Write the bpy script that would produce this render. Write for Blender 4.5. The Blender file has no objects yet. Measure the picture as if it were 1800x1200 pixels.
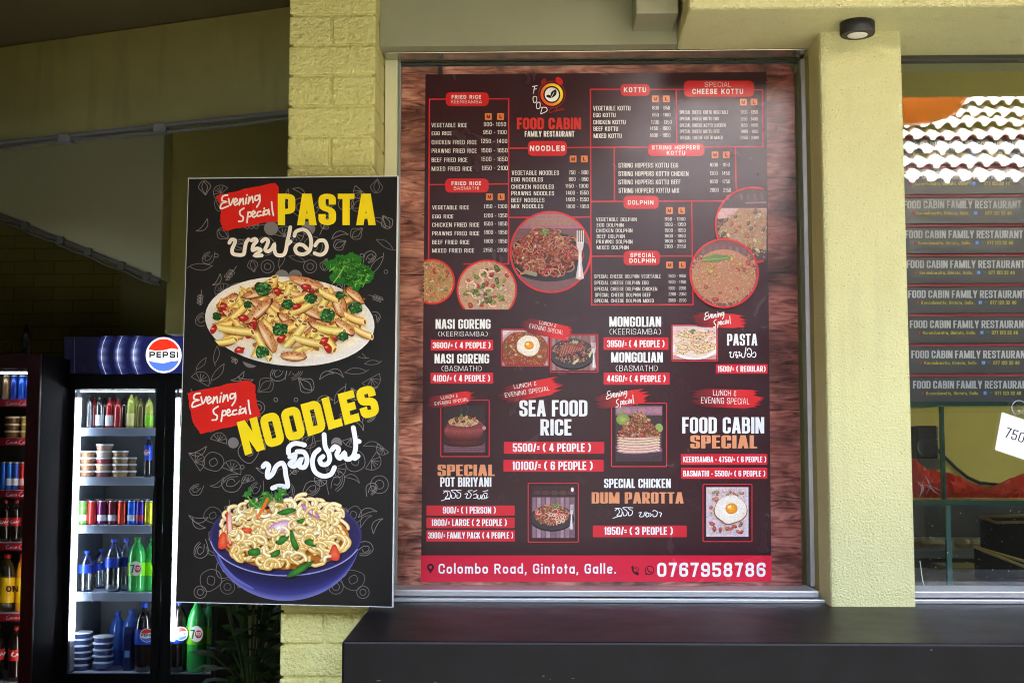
import bpy, bmesh, math, random
from mathutils import Vector, Matrix
C = bpy.context.scene.collection
R = math.radians
scene = bpy.context.scene

# ------------------------------------------------------------------ camera
F = 2300.0                       # focal length in photo pixels (photo is 1800 x 1200)
EYE = Vector((0.0, 0.0, 1.45))
PITCH, YAW = R(4.97), R(1.6)
cam = bpy.data.cameras.new('camera')
cam.sensor_width = 36.0
cam.lens = F / 1800.0 * 36.0
cam.clip_start, cam.clip_end = 0.05, 500
camo = bpy.data.objects.new('camera', cam)
C.objects.link(camo)
camo.location = EYE
camo.rotation_euler = (R(90) + PITCH, 0, YAW)
scene.camera = camo
CM = camo.rotation_euler.to_matrix()

# ------------------------------------------------------------------ sky, sun, exposure
SUN = Vector((-0.32, -0.20, 0.92)).normalized()
w = bpy.data.worlds.new('World')
scene.world = w
w.use_nodes = True
nt = w.node_tree
sky = nt.nodes.new('ShaderNodeTexSky')
sky.sky_type = 'NISHITA'
sky.sun_disc = False
sky.sun_elevation = math.asin(SUN.z)
sky.sun_rotation = math.atan2(SUN.x, SUN.y)
nt.links.new(sky.outputs[0], nt.nodes['Background'].inputs[0])
nt.nodes['Background'].inputs[1].default_value = 0.15
sky.dust_density = 4.0
sky.air_density = 1.0
sky.ozone_density = 1.0
sl = bpy.data.lights.new('sun', 'SUN')
sl.energy = 4.2
sl.angle = R(0.5)
sl.color = (1.0, 0.95, 0.86)
so = bpy.data.objects.new('sun', sl)
C.objects.link(so)
so.location = (-6, -4, 16)
so.rotation_euler = (-SUN).to_track_quat('-Z', 'Y').to_euler()
scene.view_settings.view_transform = 'Standard'
scene.view_settings.look = 'None'
scene.view_settings.gamma = 1
scene.view_settings.exposure = 4.78
cy = scene.cycles
cy.max_bounces, cy.diffuse_bounces, cy.glossy_bounces = 8, 5, 4
cy.transparent_max_bounces, cy.transmission_bounces = 16, 4
cy.caustics_reflective = cy.caustics_refractive = False
cy.sample_clamp_indirect = 6
cy.use_denoising = True
cy.pixel_filter_type = 'BLACKMAN_HARRIS'
cy.filter_width = 1.05
try:
    cy.denoiser = 'OPENIMAGEDENOISE'
    cy.denoising_input_passes = 'RGB_ALBEDO_NORMAL'
except Exception:
    pass

# ------------------------------------------------------------------ layout helpers
def ray(px, py):
    return CM @ Vector(((px - 900) / F, (600 - py) / F, -1.0))
def P(px, py, Y):                # the world point seen at photo pixel px,py on the plane y = Y
    d = ray(px, py)
    return EYE + d * ((Y - EYE.y) / d.y)
def pix_y(p):                    # photo row at which a world point is seen
    q = CM.transposed() @ (Vector(p) - EYE)
    return 600 + F*q.y/q.z
class Sheet:                     # a flat printed surface
    def __init__(s, point, normal):
        s.p = Vector(point); s.n = Vector(normal).normalized()
    def at(s, px, py, lift=0.0):
        d = ray(px, py)
        t = (s.p - EYE).dot(s.n) / d.dot(s.n)
        return EYE + d * t + s.n * lift

# ------------------------------------------------------------------ colours and materials
def lin(c):
    out = []
    for v in c[:3]:
        v = v / 255.0
        out.append(v / 12.92 if v <= 0.04045 else ((v + 0.055) / 1.055) ** 2.4)
    return tuple(out) + (1.0,)
MATS = {}
def mat(name, col, rough=0.5, metal=0.0, spec=0.5, noise=None, bump=None, coat=0.0, emit=None, pits=None, streak=None):
    """noise=(scale, amount, second colour)  bump=(scale, strength, distance)"""
    if name in MATS: return MATS[name]
    m = bpy.data.materials.new(name); m.use_nodes = True
    n, l = m.node_tree.nodes, m.node_tree.links
    b = n['Principled BSDF']
    if len(col) == 3: col = tuple(col) + (1,)
    b.inputs['Base Color'].default_value = col
    b.inputs['Roughness'].default_value = rough
    b.inputs['Metallic'].default_value = metal
    b.inputs['Specular IOR Level'].default_value = spec
    b.inputs['Coat Weight'].default_value = coat
    if emit:
        b.inputs['Emission Color'].default_value = tuple(emit[:3]) + (1,)
        b.inputs['Emission Strength'].default_value = emit[3]
    if noise or bump or pits:
        tc = n.new('ShaderNodeTexCoord')
    if noise:
        t = n.new('ShaderNodeTexNoise'); t.inputs['Scale'].default_value = noise[0]
        t.inputs['Detail'].default_value = 8; t.inputs['Roughness'].default_value = 0.65
        l.new(tc.outputs['Object'], t.inputs['Vector'])
        r = n.new('ShaderNodeValToRGB'); r.color_ramp.elements[0].position = 0.35; r.color_ramp.elements[1].position = 0.72
        r.color_ramp.elements[0].color = col; r.color_ramp.elements[1].color = tuple(noise[2]) + (1,)
        mx = n.new('ShaderNodeMix'); mx.data_type = 'RGBA'; mx.inputs['Factor'].default_value = noise[1]
        mx.inputs[6].default_value = col
        l.new(t.outputs['Fac'], r.inputs['Fac']); l.new(r.outputs[0], mx.inputs[7])
        l.new(mx.outputs[2], b.inputs['Base Color'])
        mr = n.new('ShaderNodeMapRange'); mr.inputs[3].default_value = max(0.02, rough - 0.1); mr.inputs[4].default_value = min(1, rough + 0.12)
        l.new(t.outputs['Fac'], mr.inputs[0]); l.new(mr.outputs[0], b.inputs['Roughness'])
    if streak and noise:         # old rain streaks and grime, their own shape and colour
        mp = n.new('ShaderNodeMapping'); mp.inputs['Scale'].default_value = (9, 9, .9)
        l.new(tc.outputs['Object'], mp.inputs['Vector'])
        ts = n.new('ShaderNodeTexNoise'); ts.inputs['Scale'].default_value = 1.6; ts.inputs['Detail'].default_value = 7
        l.new(mp.outputs[0], ts.inputs['Vector'])
        rs = n.new('ShaderNodeMapRange'); rs.inputs[1].default_value = .55; rs.inputs[2].default_value = .78; rs.inputs[4].default_value = streak[0]
        l.new(ts.outputs['Fac'], rs.inputs[0])
        ms = n.new('ShaderNodeMix'); ms.data_type = 'RGBA'; ms.inputs[7].default_value = tuple(streak[1]) + (1,)
        l.new(rs.outputs[0], ms.inputs['Factor']); l.new(mx.outputs[2], ms.inputs[6]); l.new(ms.outputs[2], b.inputs['Base Color']); mx = ms
    if pits and noise:           # small dirt filled pits
        tp = n.new('ShaderNodeTexNoise'); tp.inputs['Scale'].default_value = pits[0]; tp.inputs['Detail'].default_value = 3
        l.new(tc.outputs['Object'], tp.inputs['Vector'])
        rp = n.new('ShaderNodeMapRange'); rp.inputs[1].default_value = .655; rp.inputs[2].default_value = .70; rp.inputs[4].default_value = pits[1]
        l.new(tp.outputs['Fac'], rp.inputs[0])
        m3 = n.new('ShaderNodeMix'); m3.data_type = 'RGBA'; m3.inputs[7].default_value = (.10, .09, .05, 1)
        l.new(rp.outputs[0], m3.inputs['Factor']); l.new(mx.outputs[2], m3.inputs[6]); l.new(m3.outputs[2], b.inputs['Base Color'])
    if bump:
        t = n.new('ShaderNodeTexNoise'); t.inputs['Scale'].default_value = bump[0]
        t.inputs['Detail'].default_value = 5; t.inputs['Roughness'].default_value = 0.6
        l.new(tc.outputs['Object'], t.inputs['Vector'])
        bp = n.new('ShaderNodeBump'); bp.inputs['Strength'].default_value = bump[1]; bp.inputs['Distance'].default_value = bump[2]
        l.new(t.outputs['Fac'], bp.inputs['Height']); l.new(bp.outputs[0], b.inputs['Normal'])
    MATS[name] = m
    return m
def paint(name, rgb, rough=0.45, **k):
    return mat(name, lin(rgb), rough, **k)
def print_mat(name, rough, emit=0.0, spec=0.5, bump=None, grain=0.0):
    if name in MATS: return MATS[name]
    m = bpy.data.materials.new(name); m.use_nodes = True
    n, l = m.node_tree.nodes, m.node_tree.links
    b = n['Principled BSDF']
    a = n.new('ShaderNodeAttribute'); a.attribute_name = 'Col'
    l.new(a.outputs['Color'], b.inputs['Base Color'])
    b.inputs['Roughness'].default_value = rough
    b.inputs['Specular IOR Level'].default_value = spec
    if grain or bump: tc = n.new('ShaderNodeTexCoord')
    if grain:                    # dot grain and tonal mottling of a printed photograph
        t = n.new('ShaderNodeTexNoise'); t.inputs['Scale'].default_value = 170; t.inputs['Detail'].default_value = 4; t.inputs['Roughness'].default_value = .7
        l.new(tc.outputs['Object'], t.inputs['Vector'])
        mr = n.new('ShaderNodeMapRange'); mr.inputs[1].default_value = .3; mr.inputs[2].default_value = .7; mr.inputs[3].default_value = 1-grain; mr.inputs[4].default_value = 1+grain
        l.new(t.outputs['Fac'], mr.inputs[0])
        vm = n.new('ShaderNodeVectorMath'); vm.operation = 'SCALE'
        l.new(a.outputs['Color'], vm.inputs[0]); l.new(mr.outputs[0], vm.inputs['Scale']); l.new(vm.outputs[0], b.inputs['Base Color'])
    if bump:                     # slight waviness and smears of the film
        t = n.new('ShaderNodeTexNoise'); t.inputs['Scale'].default_value = bump[0]; t.inputs['Detail'].default_value = 3; t.inputs['Distortion'].default_value = 1.5
        l.new(tc.outputs['Object'], t.inputs['Vector'])
        bp = n.new('ShaderNodeBump'); bp.inputs['Strength'].default_value = bump[1]; bp.inputs['Distance'].default_value = bump[2]
        l.new(t.outputs['Fac'], bp.inputs['Height']); l.new(bp.outputs[0], b.inputs['Normal'])
        mr2 = n.new('ShaderNodeMapRange'); mr2.inputs[1].default_value = .35; mr2.inputs[2].default_value = .68; mr2.inputs[3].default_value = rough-.015; mr2.inputs[4].default_value = rough+.035
        l.new(t.outputs['Fac'], mr2.inputs[0]); l.new(mr2.outputs[0], b.inputs['Roughness'])
    if emit:
        l.new(a.outputs['Color'], b.inputs['Emission Color'])
        b.inputs['Emission Strength'].default_value = emit
    MATS[name] = m
    return m
def glass_mat(name, tint, refl, rough=0.0):
    if name in MATS: return MATS[name]
    m = bpy.data.materials.new(name); m.use_nodes = True
    n, l = m.node_tree.nodes, m.node_tree.links
    n.remove(n['Principled BSDF'])
    out = n['Material Output']
    t = n.new('ShaderNodeBsdfTransparent'); t.inputs[0].default_value = tuple(tint) + (1,)
    g = n.new('ShaderNodeBsdfGlossy'); g.inputs['Roughness'].default_value = rough; g.inputs[0].default_value = (1, 1, 1, 1)
    fr = n.new('ShaderNodeFresnel'); fr.inputs[0].default_value = 1.5
    ml = n.new('ShaderNodeMath'); ml.operation = 'MULTIPLY'; ml.inputs[1].default_value = refl; ml.use_clamp = True
    mx = n.new('ShaderNodeMixShader')
    l.new(fr.outputs[0], ml.inputs[0]); l.new(ml.outputs[0], mx.inputs[0])
    l.new(t.outputs[0], mx.inputs[1]); l.new(g.outputs[0], mx.inputs[2]); l.new(mx.outputs[0], out.inputs[0])
    MATS[name] = m
    return m
def plank_print(name):
    """printed photograph of weathered red-brown boards"""
    m = bpy.data.materials.new(name); m.use_nodes = True
    n, l = m.node_tree.nodes, m.node_tree.links
    b = n['Principled BSDF']; b.inputs['Roughness'].default_value = POSTER_ROUGH; b.inputs['Specular IOR Level'].default_value = .4
    tc = n.new('ShaderNodeTexCoord')
    mp = n.new('ShaderNodeMapping'); mp.inputs['Scale'].default_value = (2.6, 1, 15)
    l.new(tc.outputs['Object'], mp.inputs['Vector'])
    t1 = n.new('ShaderNodeTexNoise'); t1.inputs['Scale'].default_value = 3.0; t1.inputs['Detail'].default_value = 9; t1.inputs['Distortion'].default_value = 2.2
    l.new(mp.outputs[0], t1.inputs['Vector'])
    t2 = n.new('ShaderNodeTexNoise'); t2.inputs['Scale'].default_value = 7.0; t2.inputs['Detail'].default_value = 6; t2.inputs['Distortion'].default_value = 0.8
    l.new(tc.outputs['Object'], t2.inputs['Vector'])
    r1 = n.new('ShaderNodeValToRGB')
    e = r1.color_ramp.elements
    e[0].position = 0.28; e[0].color = (0.06, 0.018, 0.015, 1)
    e[1].position = 0.70; e[1].color = (0.64, 0.34, 0.23, 1)
    k = e.new(0.47); k.color = (0.38, 0.145, 0.10, 1)
    l.new(t1.outputs['Fac'], r1.inputs['Fac'])
    r2 = n.new('ShaderNodeValToRGB')
    e = r2.color_ramp.elements
    e[0].position = 0.36; e[0].color = (0.15, 0.10, 0.11, 1)
    e[1].position = 0.62; e[1].color = (1.15, 1.1, 1.1, 1)
    l.new(t2.outputs['Fac'], r2.inputs['Fac'])
    mx = n.new('ShaderNodeMix'); mx.data_type = 'RGBA'; mx.blend_type = 'MULTIPLY'; mx.inputs['Factor'].default_value = 0.85
    l.new(r1.outputs[0], mx.inputs[6]); l.new(r2.outputs[0], mx.inputs[7])
    sx = n.new('ShaderNodeSeparateXYZ'); l.new(tc.outputs['Object'], sx.inputs[0])
    mr = n.new('ShaderNodeMapRange'); mr.inputs[1].default_value = -.2; mr.inputs[2].default_value = .65; mr.inputs[4].default_value = .75
    l.new(sx.outputs['X'], mr.inputs[0])
    m2 = n.new('ShaderNodeMix'); m2.data_type = 'RGBA'; m2.blend_type = 'MULTIPLY'; m2.inputs[7].default_value = (.36, .15, .24, 1)   # the print turns maroon to the right
    l.new(mr.outputs[0], m2.inputs['Factor']); l.new(mx.outputs[2], m2.inputs[6])
    l.new(m2.outputs[2], b.inputs['Base Color'])
    return m
POSTER_ROUGH = 0.24
LED = 1.25

# ------------------------------------------------------------------ mesh building
class MB:
    def __init__(s): s.v, s.f, s.c, s.bev, s.smooth = [], [], None, 0, False
    def add(s, vs, fs):
        o = len(s.v); s.v += [Vector(v) for v in vs]; s.f += [[i + o for i in f] for f in fs]; return s
    def box(s, x0, x1, y0, y1, z0, z1):
        return s.add([(x0,y0,z0),(x1,y0,z0),(x1,y1,z0),(x0,y1,z0),(x0,y0,z1),(x1,y0,z1),(x1,y1,z1),(x0,y1,z1)],
              [(0,3,2,1),(4,5,6,7),(0,1,5,4),(1,2,6,5),(2,3,7,6),(3,0,4,7)])
    def prism(s, pts, d):        # closed outline of 3-D points (seen from -d side counter-clockwise) pushed along d
        n = len(pts); d = Vector(d)
        vs = [Vector(p) for p in pts] + [Vector(p) + d for p in pts]
        fs = [list(range(n)), list(range(2*n-1, n-1, -1))] + [[i, i+n, (i+1)%n+n, (i+1)%n] for i in range(n)]
        return s.add(vs, fs)
    def lathe(s, prof, c, n=20, axis='Z'):
        c = Vector(c); vs, fs = [], []
        for r, h in prof:
            for k in range(n):
                a = 2*math.pi*k/n
                if axis == 'Z': vs.append(c + Vector((r*math.cos(a), r*math.sin(a), h)))
                else: vs.append(c + Vector((r*math.cos(a), -h, r*math.sin(a))))
        for i in range(len(prof)-1):
            for k in range(n):
                k2 = (k+1) % n
                fs.append((i*n+k, i*n+k2, (i+1)*n+k2, (i+1)*n+k))
        fs.append(list(range(n-1, -1, -1))); fs.append([(len(prof)-1)*n+k for k in range(n)])
        s.smooth = True
        return s.add(vs, fs)
    def tube(s, pts, r, n=8):
        pts = [Vector(p) for p in pts]; vs, fs = [], []
        rr = r if isinstance(r, (list, tuple)) else [r]*len(pts)
        for i, p in enumerate(pts):
            d = (pts[min(i+1, len(pts)-1)] - pts[max(i-1, 0)]).normalized()
            u = d.cross(Vector((0,0,1)) if abs(d.z) < 0.9 else Vector((1,0,0))).normalized(); v = d.cross(u)
            for k in range(n):
                a = 2*math.pi*k/n; vs.append(p + (u*math.cos(a) + v*math.sin(a))*rr[i])
        for i in range(len(pts)-1):
            for k in range(n):
                fs.append((i*n+k, i*n+(k+1)%n, (i+1)*n+(k+1)%n, (i+1)*n+k))
        fs.append(list(range(n-1,-1,-1))); fs.append([(len(pts)-1)*n+k for k in range(n)])
        s.smooth = True
        return s.add(vs, fs)
    def bevel(s, w): s.bev = w; return s
OFF = {}
def link(name, mb, m, parent=None, loc=None):
    off = Vector(OFF[parent.name]) if parent else Vector(loc or (0,0,0))
    me = bpy.data.meshes.new(name)
    me.from_pydata([tuple(v - off) for v in mb.v], [], mb.f)
    if mb.c:
        ca = me.color_attributes.new('Col', 'FLOAT_COLOR', 'POINT')
        buf = []
        for c in mb.c: buf += c
        ca.data.foreach_set('color', buf)
    else:
        b = bmesh.new(); b.from_mesh(me)
        bmesh.ops.recalc_face_normals(b, faces=b.faces)
        if mb.bev:
            bmesh.ops.remove_doubles(b, verts=b.verts, dist=1e-6)
            bmesh.ops.bevel(b, geom=[e for e in b.edges if len(e.link_faces) == 2 and e.calc_face_angle(0) > 0.5], offset=mb.bev, segments=2, affect='EDGES', profile=0.5)
        b.to_mesh(me); b.free()
        if mb.smooth:
            me.polygons.foreach_set('use_smooth', [True]*len(me.polygons))
            try: me.set_sharp_from_angle(angle=R(38))
            except Exception: pass
    me.materials.append(m)
    o = bpy.data.objects.new(name, me); C.objects.link(o)
    if parent: o.parent = parent
    else: o.location = off
    OFF[o.name] = tuple(off)
    return o
def tags(o, label, cat, group=None):
    o['label'] = label; o['category'] = cat
    if group: o['group'] = group
    return o
def thing(name, label, cat, loc, group=None):
    o = bpy.data.objects.new(name, None); C.objects.link(o); o.location = loc
    o.empty_display_size = 0.05
    OFF[o.name] = tuple(loc)
    return tags(o, label, cat, group)
def solo(name, mb, m, label, cat, loc, group=None):
    return tags(link(name, mb, m, None, loc), label, cat, group)
def struct(name, mb, m):
    o = link(name, mb, m); o['kind'] = 'structure'; return o

# ------------------------------------------------------------------ flat printing (colours of inks, drawn in paint order)
STEP = 7e-6
def mixc(a, b, t): return tuple(a[i] + (b[i]-a[i])*t for i in range(3))
def jit(rnd, c, k): return tuple(max(0, min(255, v + rnd.uniform(-k, k))) for v in c[:3])
def catmull(pts, n=5, closed=False):
    out = []; N = len(pts)
    rng = range(N if closed else N-1)
    for i in rng:
        if closed: p = [pts[(i+k) % N] for k in (-1,0,1,2)]
        else: p = [pts[max(0,i-1)], pts[i], pts[i+1], pts[min(N-1,i+2)]]
        for k in range(n):
            t = k/n
            out.append(tuple(0.5*((2*p[1][j]) + (-p[0][j]+p[2][j])*t + (2*p[0][j]-5*p[1][j]+4*p[2][j]-p[3][j])*t*t + (-p[0][j]+3*p[1][j]-3*p[2][j]+p[3][j])*t**3) for j in (0,1)))
    if not closed: out.append(tuple(pts[-1]))
    return out
def rounded(pts, r, closed=False, n=5):
    out = []; N = len(pts)
    for i in range(N):
        if not closed and i in (0, N-1): out.append(pts[i]); continue
        a, b, c = Vector(pts[i-1]), Vector(pts[i]), Vector(pts[(i+1) % N])
        la, lc = (a-b).length, (c-b).length
        if la < 1e-6 or lc < 1e-6: continue
        rr = min(r, la*0.5, lc*0.5)
        p0, p1 = b + (a-b)*(rr/la), b + (c-b)*(rr/lc)
        for k in range(n+1):
            t = k/n
            q = p0*(1-t)**2 + b*2*t*(1-t) + p1*t*t
            out.append((q.x, q.y))
    ded = []
    for p in out:
        if not ded or math.hypot(p[0]-ded[-1][0], p[1]-ded[-1][1]) > 2e-3: ded.append(p)
    if closed and len(ded) > 2 and math.hypot(ded[0][0]-ded[-1][0], ded[0][1]-ded[-1][1]) <= 2e-3: ded.pop()
    return ded
class Art:
    def __init__(s, sheet, base=0.0, clip=None):
        s.sh, s.z, s.v, s.f, s.c, s.tf, s.bev, s.smooth, s.st = sheet, base, [], [], [], None, 0, False, STEP
    def pt(s, p, col):
        if s.tf: p = s.tf(p)
        s.v.append(s.sh.at(p[0], p[1], s.z)); s.c.append(lin(col)); return len(s.v)-1
    def poly(s, pts, col, col2=None):
        s.z += s.st
        if col2: s.f.append([s.pt(p, col[i] if isinstance(col, list) else col) for i, p in enumerate(pts)])
        else: s.f.append([s.pt(p, col) for p in pts])
        return s
    def fan(s, c, pts, cc, ce):
        s.z += s.st
        i0 = s.pt(c, cc); idx = [s.pt(p, ce[i] if isinstance(ce, list) else ce) for i, p in enumerate(pts)]
        for k in range(len(idx)): s.f.append([i0, idx[k], idx[(k+1) % len(idx)]])
        return s
    def rows(s, rows, cols):     # strip of rows of points, one colour per row
        s.z += s.st
        ids = [[s.pt(p, cols[i]) for p in r] for i, r in enumerate(rows)]
        for a, b in zip(ids, ids[1:]):
            for k in range(len(a)-1): s.f.append([a[k], a[k+1], b[k+1], b[k]])
        return s
    def rect(s, x0, y0, x1, y1, col): return s.poly([(x0,y0),(x1,y0),(x1,y1),(x0,y1)], col)
    def rrect(s, x0, y0, x1, y1, r, col): return s.poly(rounded([(x0,y0),(x1,y0),(x1,y1),(x0,y1)], r, True), col)
    def ell(s, cx, cy, rx, ry, col, ang=0, n=24, edge=None):
        ca, sa = math.cos(R(ang)), math.sin(R(ang)); pts = []
        for k in range(n):
            a = 2*math.pi*k/n; x, y = rx*math.cos(a), ry*math.sin(a)
            pts.append((cx + x*ca - y*sa, cy + x*sa + y*ca))
        return s.fan((cx,cy), pts, col, edge) if edge else s.poly(pts, col)
    def line(s, pts, w, col, closed=False, rise=0.0):
        s.z += s.st
        N = len(pts); L, Rr = [], []
        ws = w if isinstance(w, (list, tuple)) else [w]*N
        cs = col if isinstance(col, list) else [col]*N
        for i in range(N):
            p = Vector(pts[i]); s.z += rise
            a = Vector(pts[i-1]) if (i > 0 or closed) else None
            b = Vector(pts[(i+1) % N]) if (i < N-1 or closed) else None
            d1 = (p-a).normalized() if a is not None else None
            d2 = (b-p).normalized() if b is not None else None
            if d1 is None or d1.length == 0: d1 = d2
            if d2 is None or d2.length == 0: d2 = d1
            t = (d1+d2)
            t = t.normalized() if t.length > 1e-6 else d1
            nrm = Vector((-t.y, t.x)); k = max(0.45, t.dot(d1))
            h = ws[i]/2/k
            L.append(s.pt((p.x+nrm.x*h, p.y+nrm.y*h), cs[i])); Rr.append(s.pt((p.x-nrm.x*h, p.y-nrm.y*h), cs[i]))
        for i in range(N if closed else N-1):
            j = (i+1) % N; s.f.append([L[i], L[j], Rr[j], Rr[i]])
        return s
    def brush(s, pts, w, col, closed=False, n=5, taper=False, rise=0.0):   # smooth round-ended stroke
        q = catmull(pts, n, closed); N = len(q)
        ws = w
        if taper: ws = [w*(0.35 + 0.65*math.sin(math.pi*(0.08+0.84*i/(N-1)))) for i in range(N)]
        s.line(q, ws, col, closed, rise)
        if not closed and not taper:
            for e in (q[0], q[-1]): s.ell(e[0], e[1], w/2, w/2, col, n=10)
        return s
    def blob(s, rnd, cx, cy, rx, ry, col, edge=None, rough=0.2, n=12, ang=0):
        ca, sa = math.cos(R(ang)), math.sin(R(ang)); pts = []
        for k in range(n):
            a = 2*math.pi*k/n; q = 1 + rnd.uniform(-rough, rough); x, y = rx*q*math.cos(a), ry*q*math.sin(a)
            pts.append((cx + x*ca - y*sa, cy + x*sa + y*ca))
        return s.fan((cx,cy), pts, col, edge or col)
    def ring(s, cx, cy, r, w, col, n=40, ry=None):
        ry = ry or r
        return s.line([(cx+r*math.cos(2*math.pi*k/n), cy+ry*math.sin(2*math.pi*k/n)) for k in range(n)], w, col, True)
    def out(s, name, parent, m):
        return link(name, s, m, parent) if s.v else None

# ------------------------------------------------------------------ lettering: a stroke alphabet
T9, B9 = 9, -9
O_ = ('s', [(0,0),(1,0),(1,1),(0,1)], 1)
GL = {
 'A': (1.08,[('h',0,0,.42,1),('h',1,0,.58,1),('r',.2,.8,.24)]),
 'B': (1,[('h',0,0,0,1),('s',[(0,1),(.93,1),(.93,.53),(0,.53)],0),('s',[(0,.53),(1,.53),(1,0),(0,0)],0)]),
 'C': (.98,[('s',[(1,.64),(1,1),(0,1),(0,0),(1,0),(1,.36)],0)]),
 'D': (1,[('h',0,0,0,1),('s',[(0,1),(1,1),(1,0),(0,0)],0)]),
 'E': (.82,[('h',0,0,0,1),('r',0,1,1),('r',0,.92,.51),('r',0,1,0)]),
 'F': (.8,[('h',0,0,0,1),('r',0,1,1),('r',0,.92,.5)]),
 'G': (1,[('s',[(1,.68),(1,1),(0,1),(0,0),(1,0),(1,.45)],0),('r',.52,1,.46)]),
 'H': (1.02,[('h',0,0,0,1),('h',1,0,1,1),('r',0,1,.5)]),
 'I': (0,[('h',.5,0,.5,1)]),
 'J': (.8,[('s',[(1,T9),(1,0),(0,0),(0,.32)],0)]),
 'K': (1.05,[('h',0,0,0,1),('h',.12,.38,.95,1),('h',.32,.6,1,0)]),
 'L': (.76,[('h',0,0,0,1),('r',0,1,0)]),
 'M': (1.4,[('h',0,0,0,1),('h',1,0,1,1),('h',0.02,1,.5,.02),('h',.98,1,.5,.02)]),
 'N': (1.06,[('h',0,0,0,1),('h',1,0,1,1),('h',.03,1,.97,0)]),
 'O': (1,[O_]), '0': (1,[O_]),
 'P': (.97,[('h',0,0,0,1),('s',[(0,1),(1,1),(1,.42),(0,.42)],0)]),
 'Q': (1,[O_,('h',.55,.3,1,-.08)]),
 'R': (1.02,[('h',0,0,0,1),('s',[(0,1),(.96,1),(.96,.47),(0,.47)],0),('h',.5,.48,1,0)]),
 'S': (.97,[('s',[(1,.68),(1,1),(0,1),(0,.56),(1,.46),(1,0),(0,0),(0,.32)],0)]),
 'T': (.92,[('r',0,1,1),('h',.5,0,.5,1)]),
 'U': (1,[('s',[(0,T9),(0,0),(1,0),(1,T9)],0)]),
 'V': (1.06,[('h',0,1,.43,0),('h',1,1,.57,0)]),
 'W': (1.5,[('h',0,1,.25,0),('h',.5,1,.28,0),('h',.5,1,.72,0),('h',1,1,.75,0)]),
 'X': (1.05,[('h',0,0,1,1),('h',0,1,1,0)]),
 'Y': (1.05,[('h',0,1,.48,.38),('h',1,1,.52,.38),('h',.5,0,.5,.46)]),
 'Z': (.9,[('r',0,1,1),('r',0,1,0),('h',.05,.05,.95,.95)]),
 '1': (.5,[('h',.8,0,.8,1),('h',.1,.74,.7,.96)]),
 '2': (.95,[('s',[(0,.68),(0,1),(1,1),(1,.56),(0,.14),(0,.02)],0),('r',0,1,0)]),
 '3': (.95,[('s',[(0,.7),(0,1),(1,1),(1,.53),(.4,.53)],0),('s',[(.4,.53),(1,.53),(1,0),(0,0),(0,.3)],0)]),
 '4': (1.05,[('h',.76,0,.76,1),('r',0,1,.22),('h',.66,1,.02,.24)]),
 '5': (.95,[('r',0,1,1),('h',0,.46,0,1),('s',[(0,.58),(1,.58),(1,0),(0,0),(0,.28)],0)]),
 '6': (.97,[('s',[(1,.72),(1,1),(0,1),(0,0),(1,0),(1,.56),(0,.56)],0)]),
 '7': (.88,[('r',0,1,1),('h',.3,0,.92,.95)]),
 '8': (.97,[('s',[(.04,.53),(.96,.53),(.96,1),(.04,1)],1),('s',[(0,0),(1,0),(1,.53),(0,.53)],1)]),
 '9': (.97,[('s',[(0,.28),(0,0),(1,0),(1,1),(0,1),(0,.44),(1,.44)],0)]),
 '/': (.72,[('h',0,0,1,1)]), '-': (.55,[('r',0,1,.42)]), '=': (.55,[('r',0,1,.30),('r',0,1,.60)]),
 '(': (.72,[('s',[(1,T9),(.1,.78),(.1,.22),(1,B9)],0)]), ')': (.72,[('s',[(0,T9),(.9,.78),(.9,.22),(0,B9)],0)]),
 '.': (0,[('h',.5,0,.5,.17)]), ',': (0,[('h',.3,-.16,.6,.16)]),
 '&': (.8,[('s',[(1,.8),(.5,1),(0,.85),(.55,.55)],0),('s',[(.55,.55),(0,.45),(0,0),(.8,0),(1,.3)],0)]),
 'a': (.86,[('s',[(0,0),(1,0),(1,.66),(0,.66)],1),('h',1,0,1,.72)]),
 'b': (.88,[('s',[(0,0),(1,0),(1,.66),(0,.66)],1),('h',0,0,0,1.05)]),
 'd': (.88,[('s',[(0,0),(1,0),(1,.66),(0,.66)],1),('h',1,0,1,1.05)]),
 'e': (.86,[('s',[(.95,.14),(.85,0),(0,0),(0,.66),(1,.66),(1,.33),(.05,.33)],0)]),
 'i': (0,[('h',.5,0,.5,.7),('h',.5,.84,.5,1.0)]), 'l': (0,[('h',.5,0,.5,1.05)]),
 'm': (1.3,[('h',0,0,0,.72),('s',[(0,.3),(0,.66),(.5,.66),(.5,B9)],0),('s',[(.5,.3),(.5,.66),(1,.66),(1,B9)],0)]),
 'n': (.84,[('h',0,0,0,.72),('s',[(0,.3),(0,.66),(1,.66),(1,B9)],0)]),
 'o': (.88,[('s',[(0,0),(1,0),(1,.66),(0,.66)],1)]),
 't': (.5,[('h',.4,0,.4,.95),('r',0,1,.66)]),
 'u': (.84,[('s',[(0,.75),(0,0),(1,0),(1,.75)],0)]),
 'r': (.5,[('h',0,0,0,.72),('s',[(0,.4),(0,.66),(1,.66)],0)]),
 'w': (1.2,[('h',0,.7,.25,0),('h',.5,.7,.28,0),('h',.5,.7,.72,0),('h',1,.7,.75,0)]),
 'p': (.88,[('s',[(0,0),(1,0),(1,.66),(0,.66)],1),('h',0,-.3,0,.7)]),
 'c': (.8,[('s',[(1,.5),(1,.66),(0,.66),(0,0),(1,0),(1,.16)],0)]),
}
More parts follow.
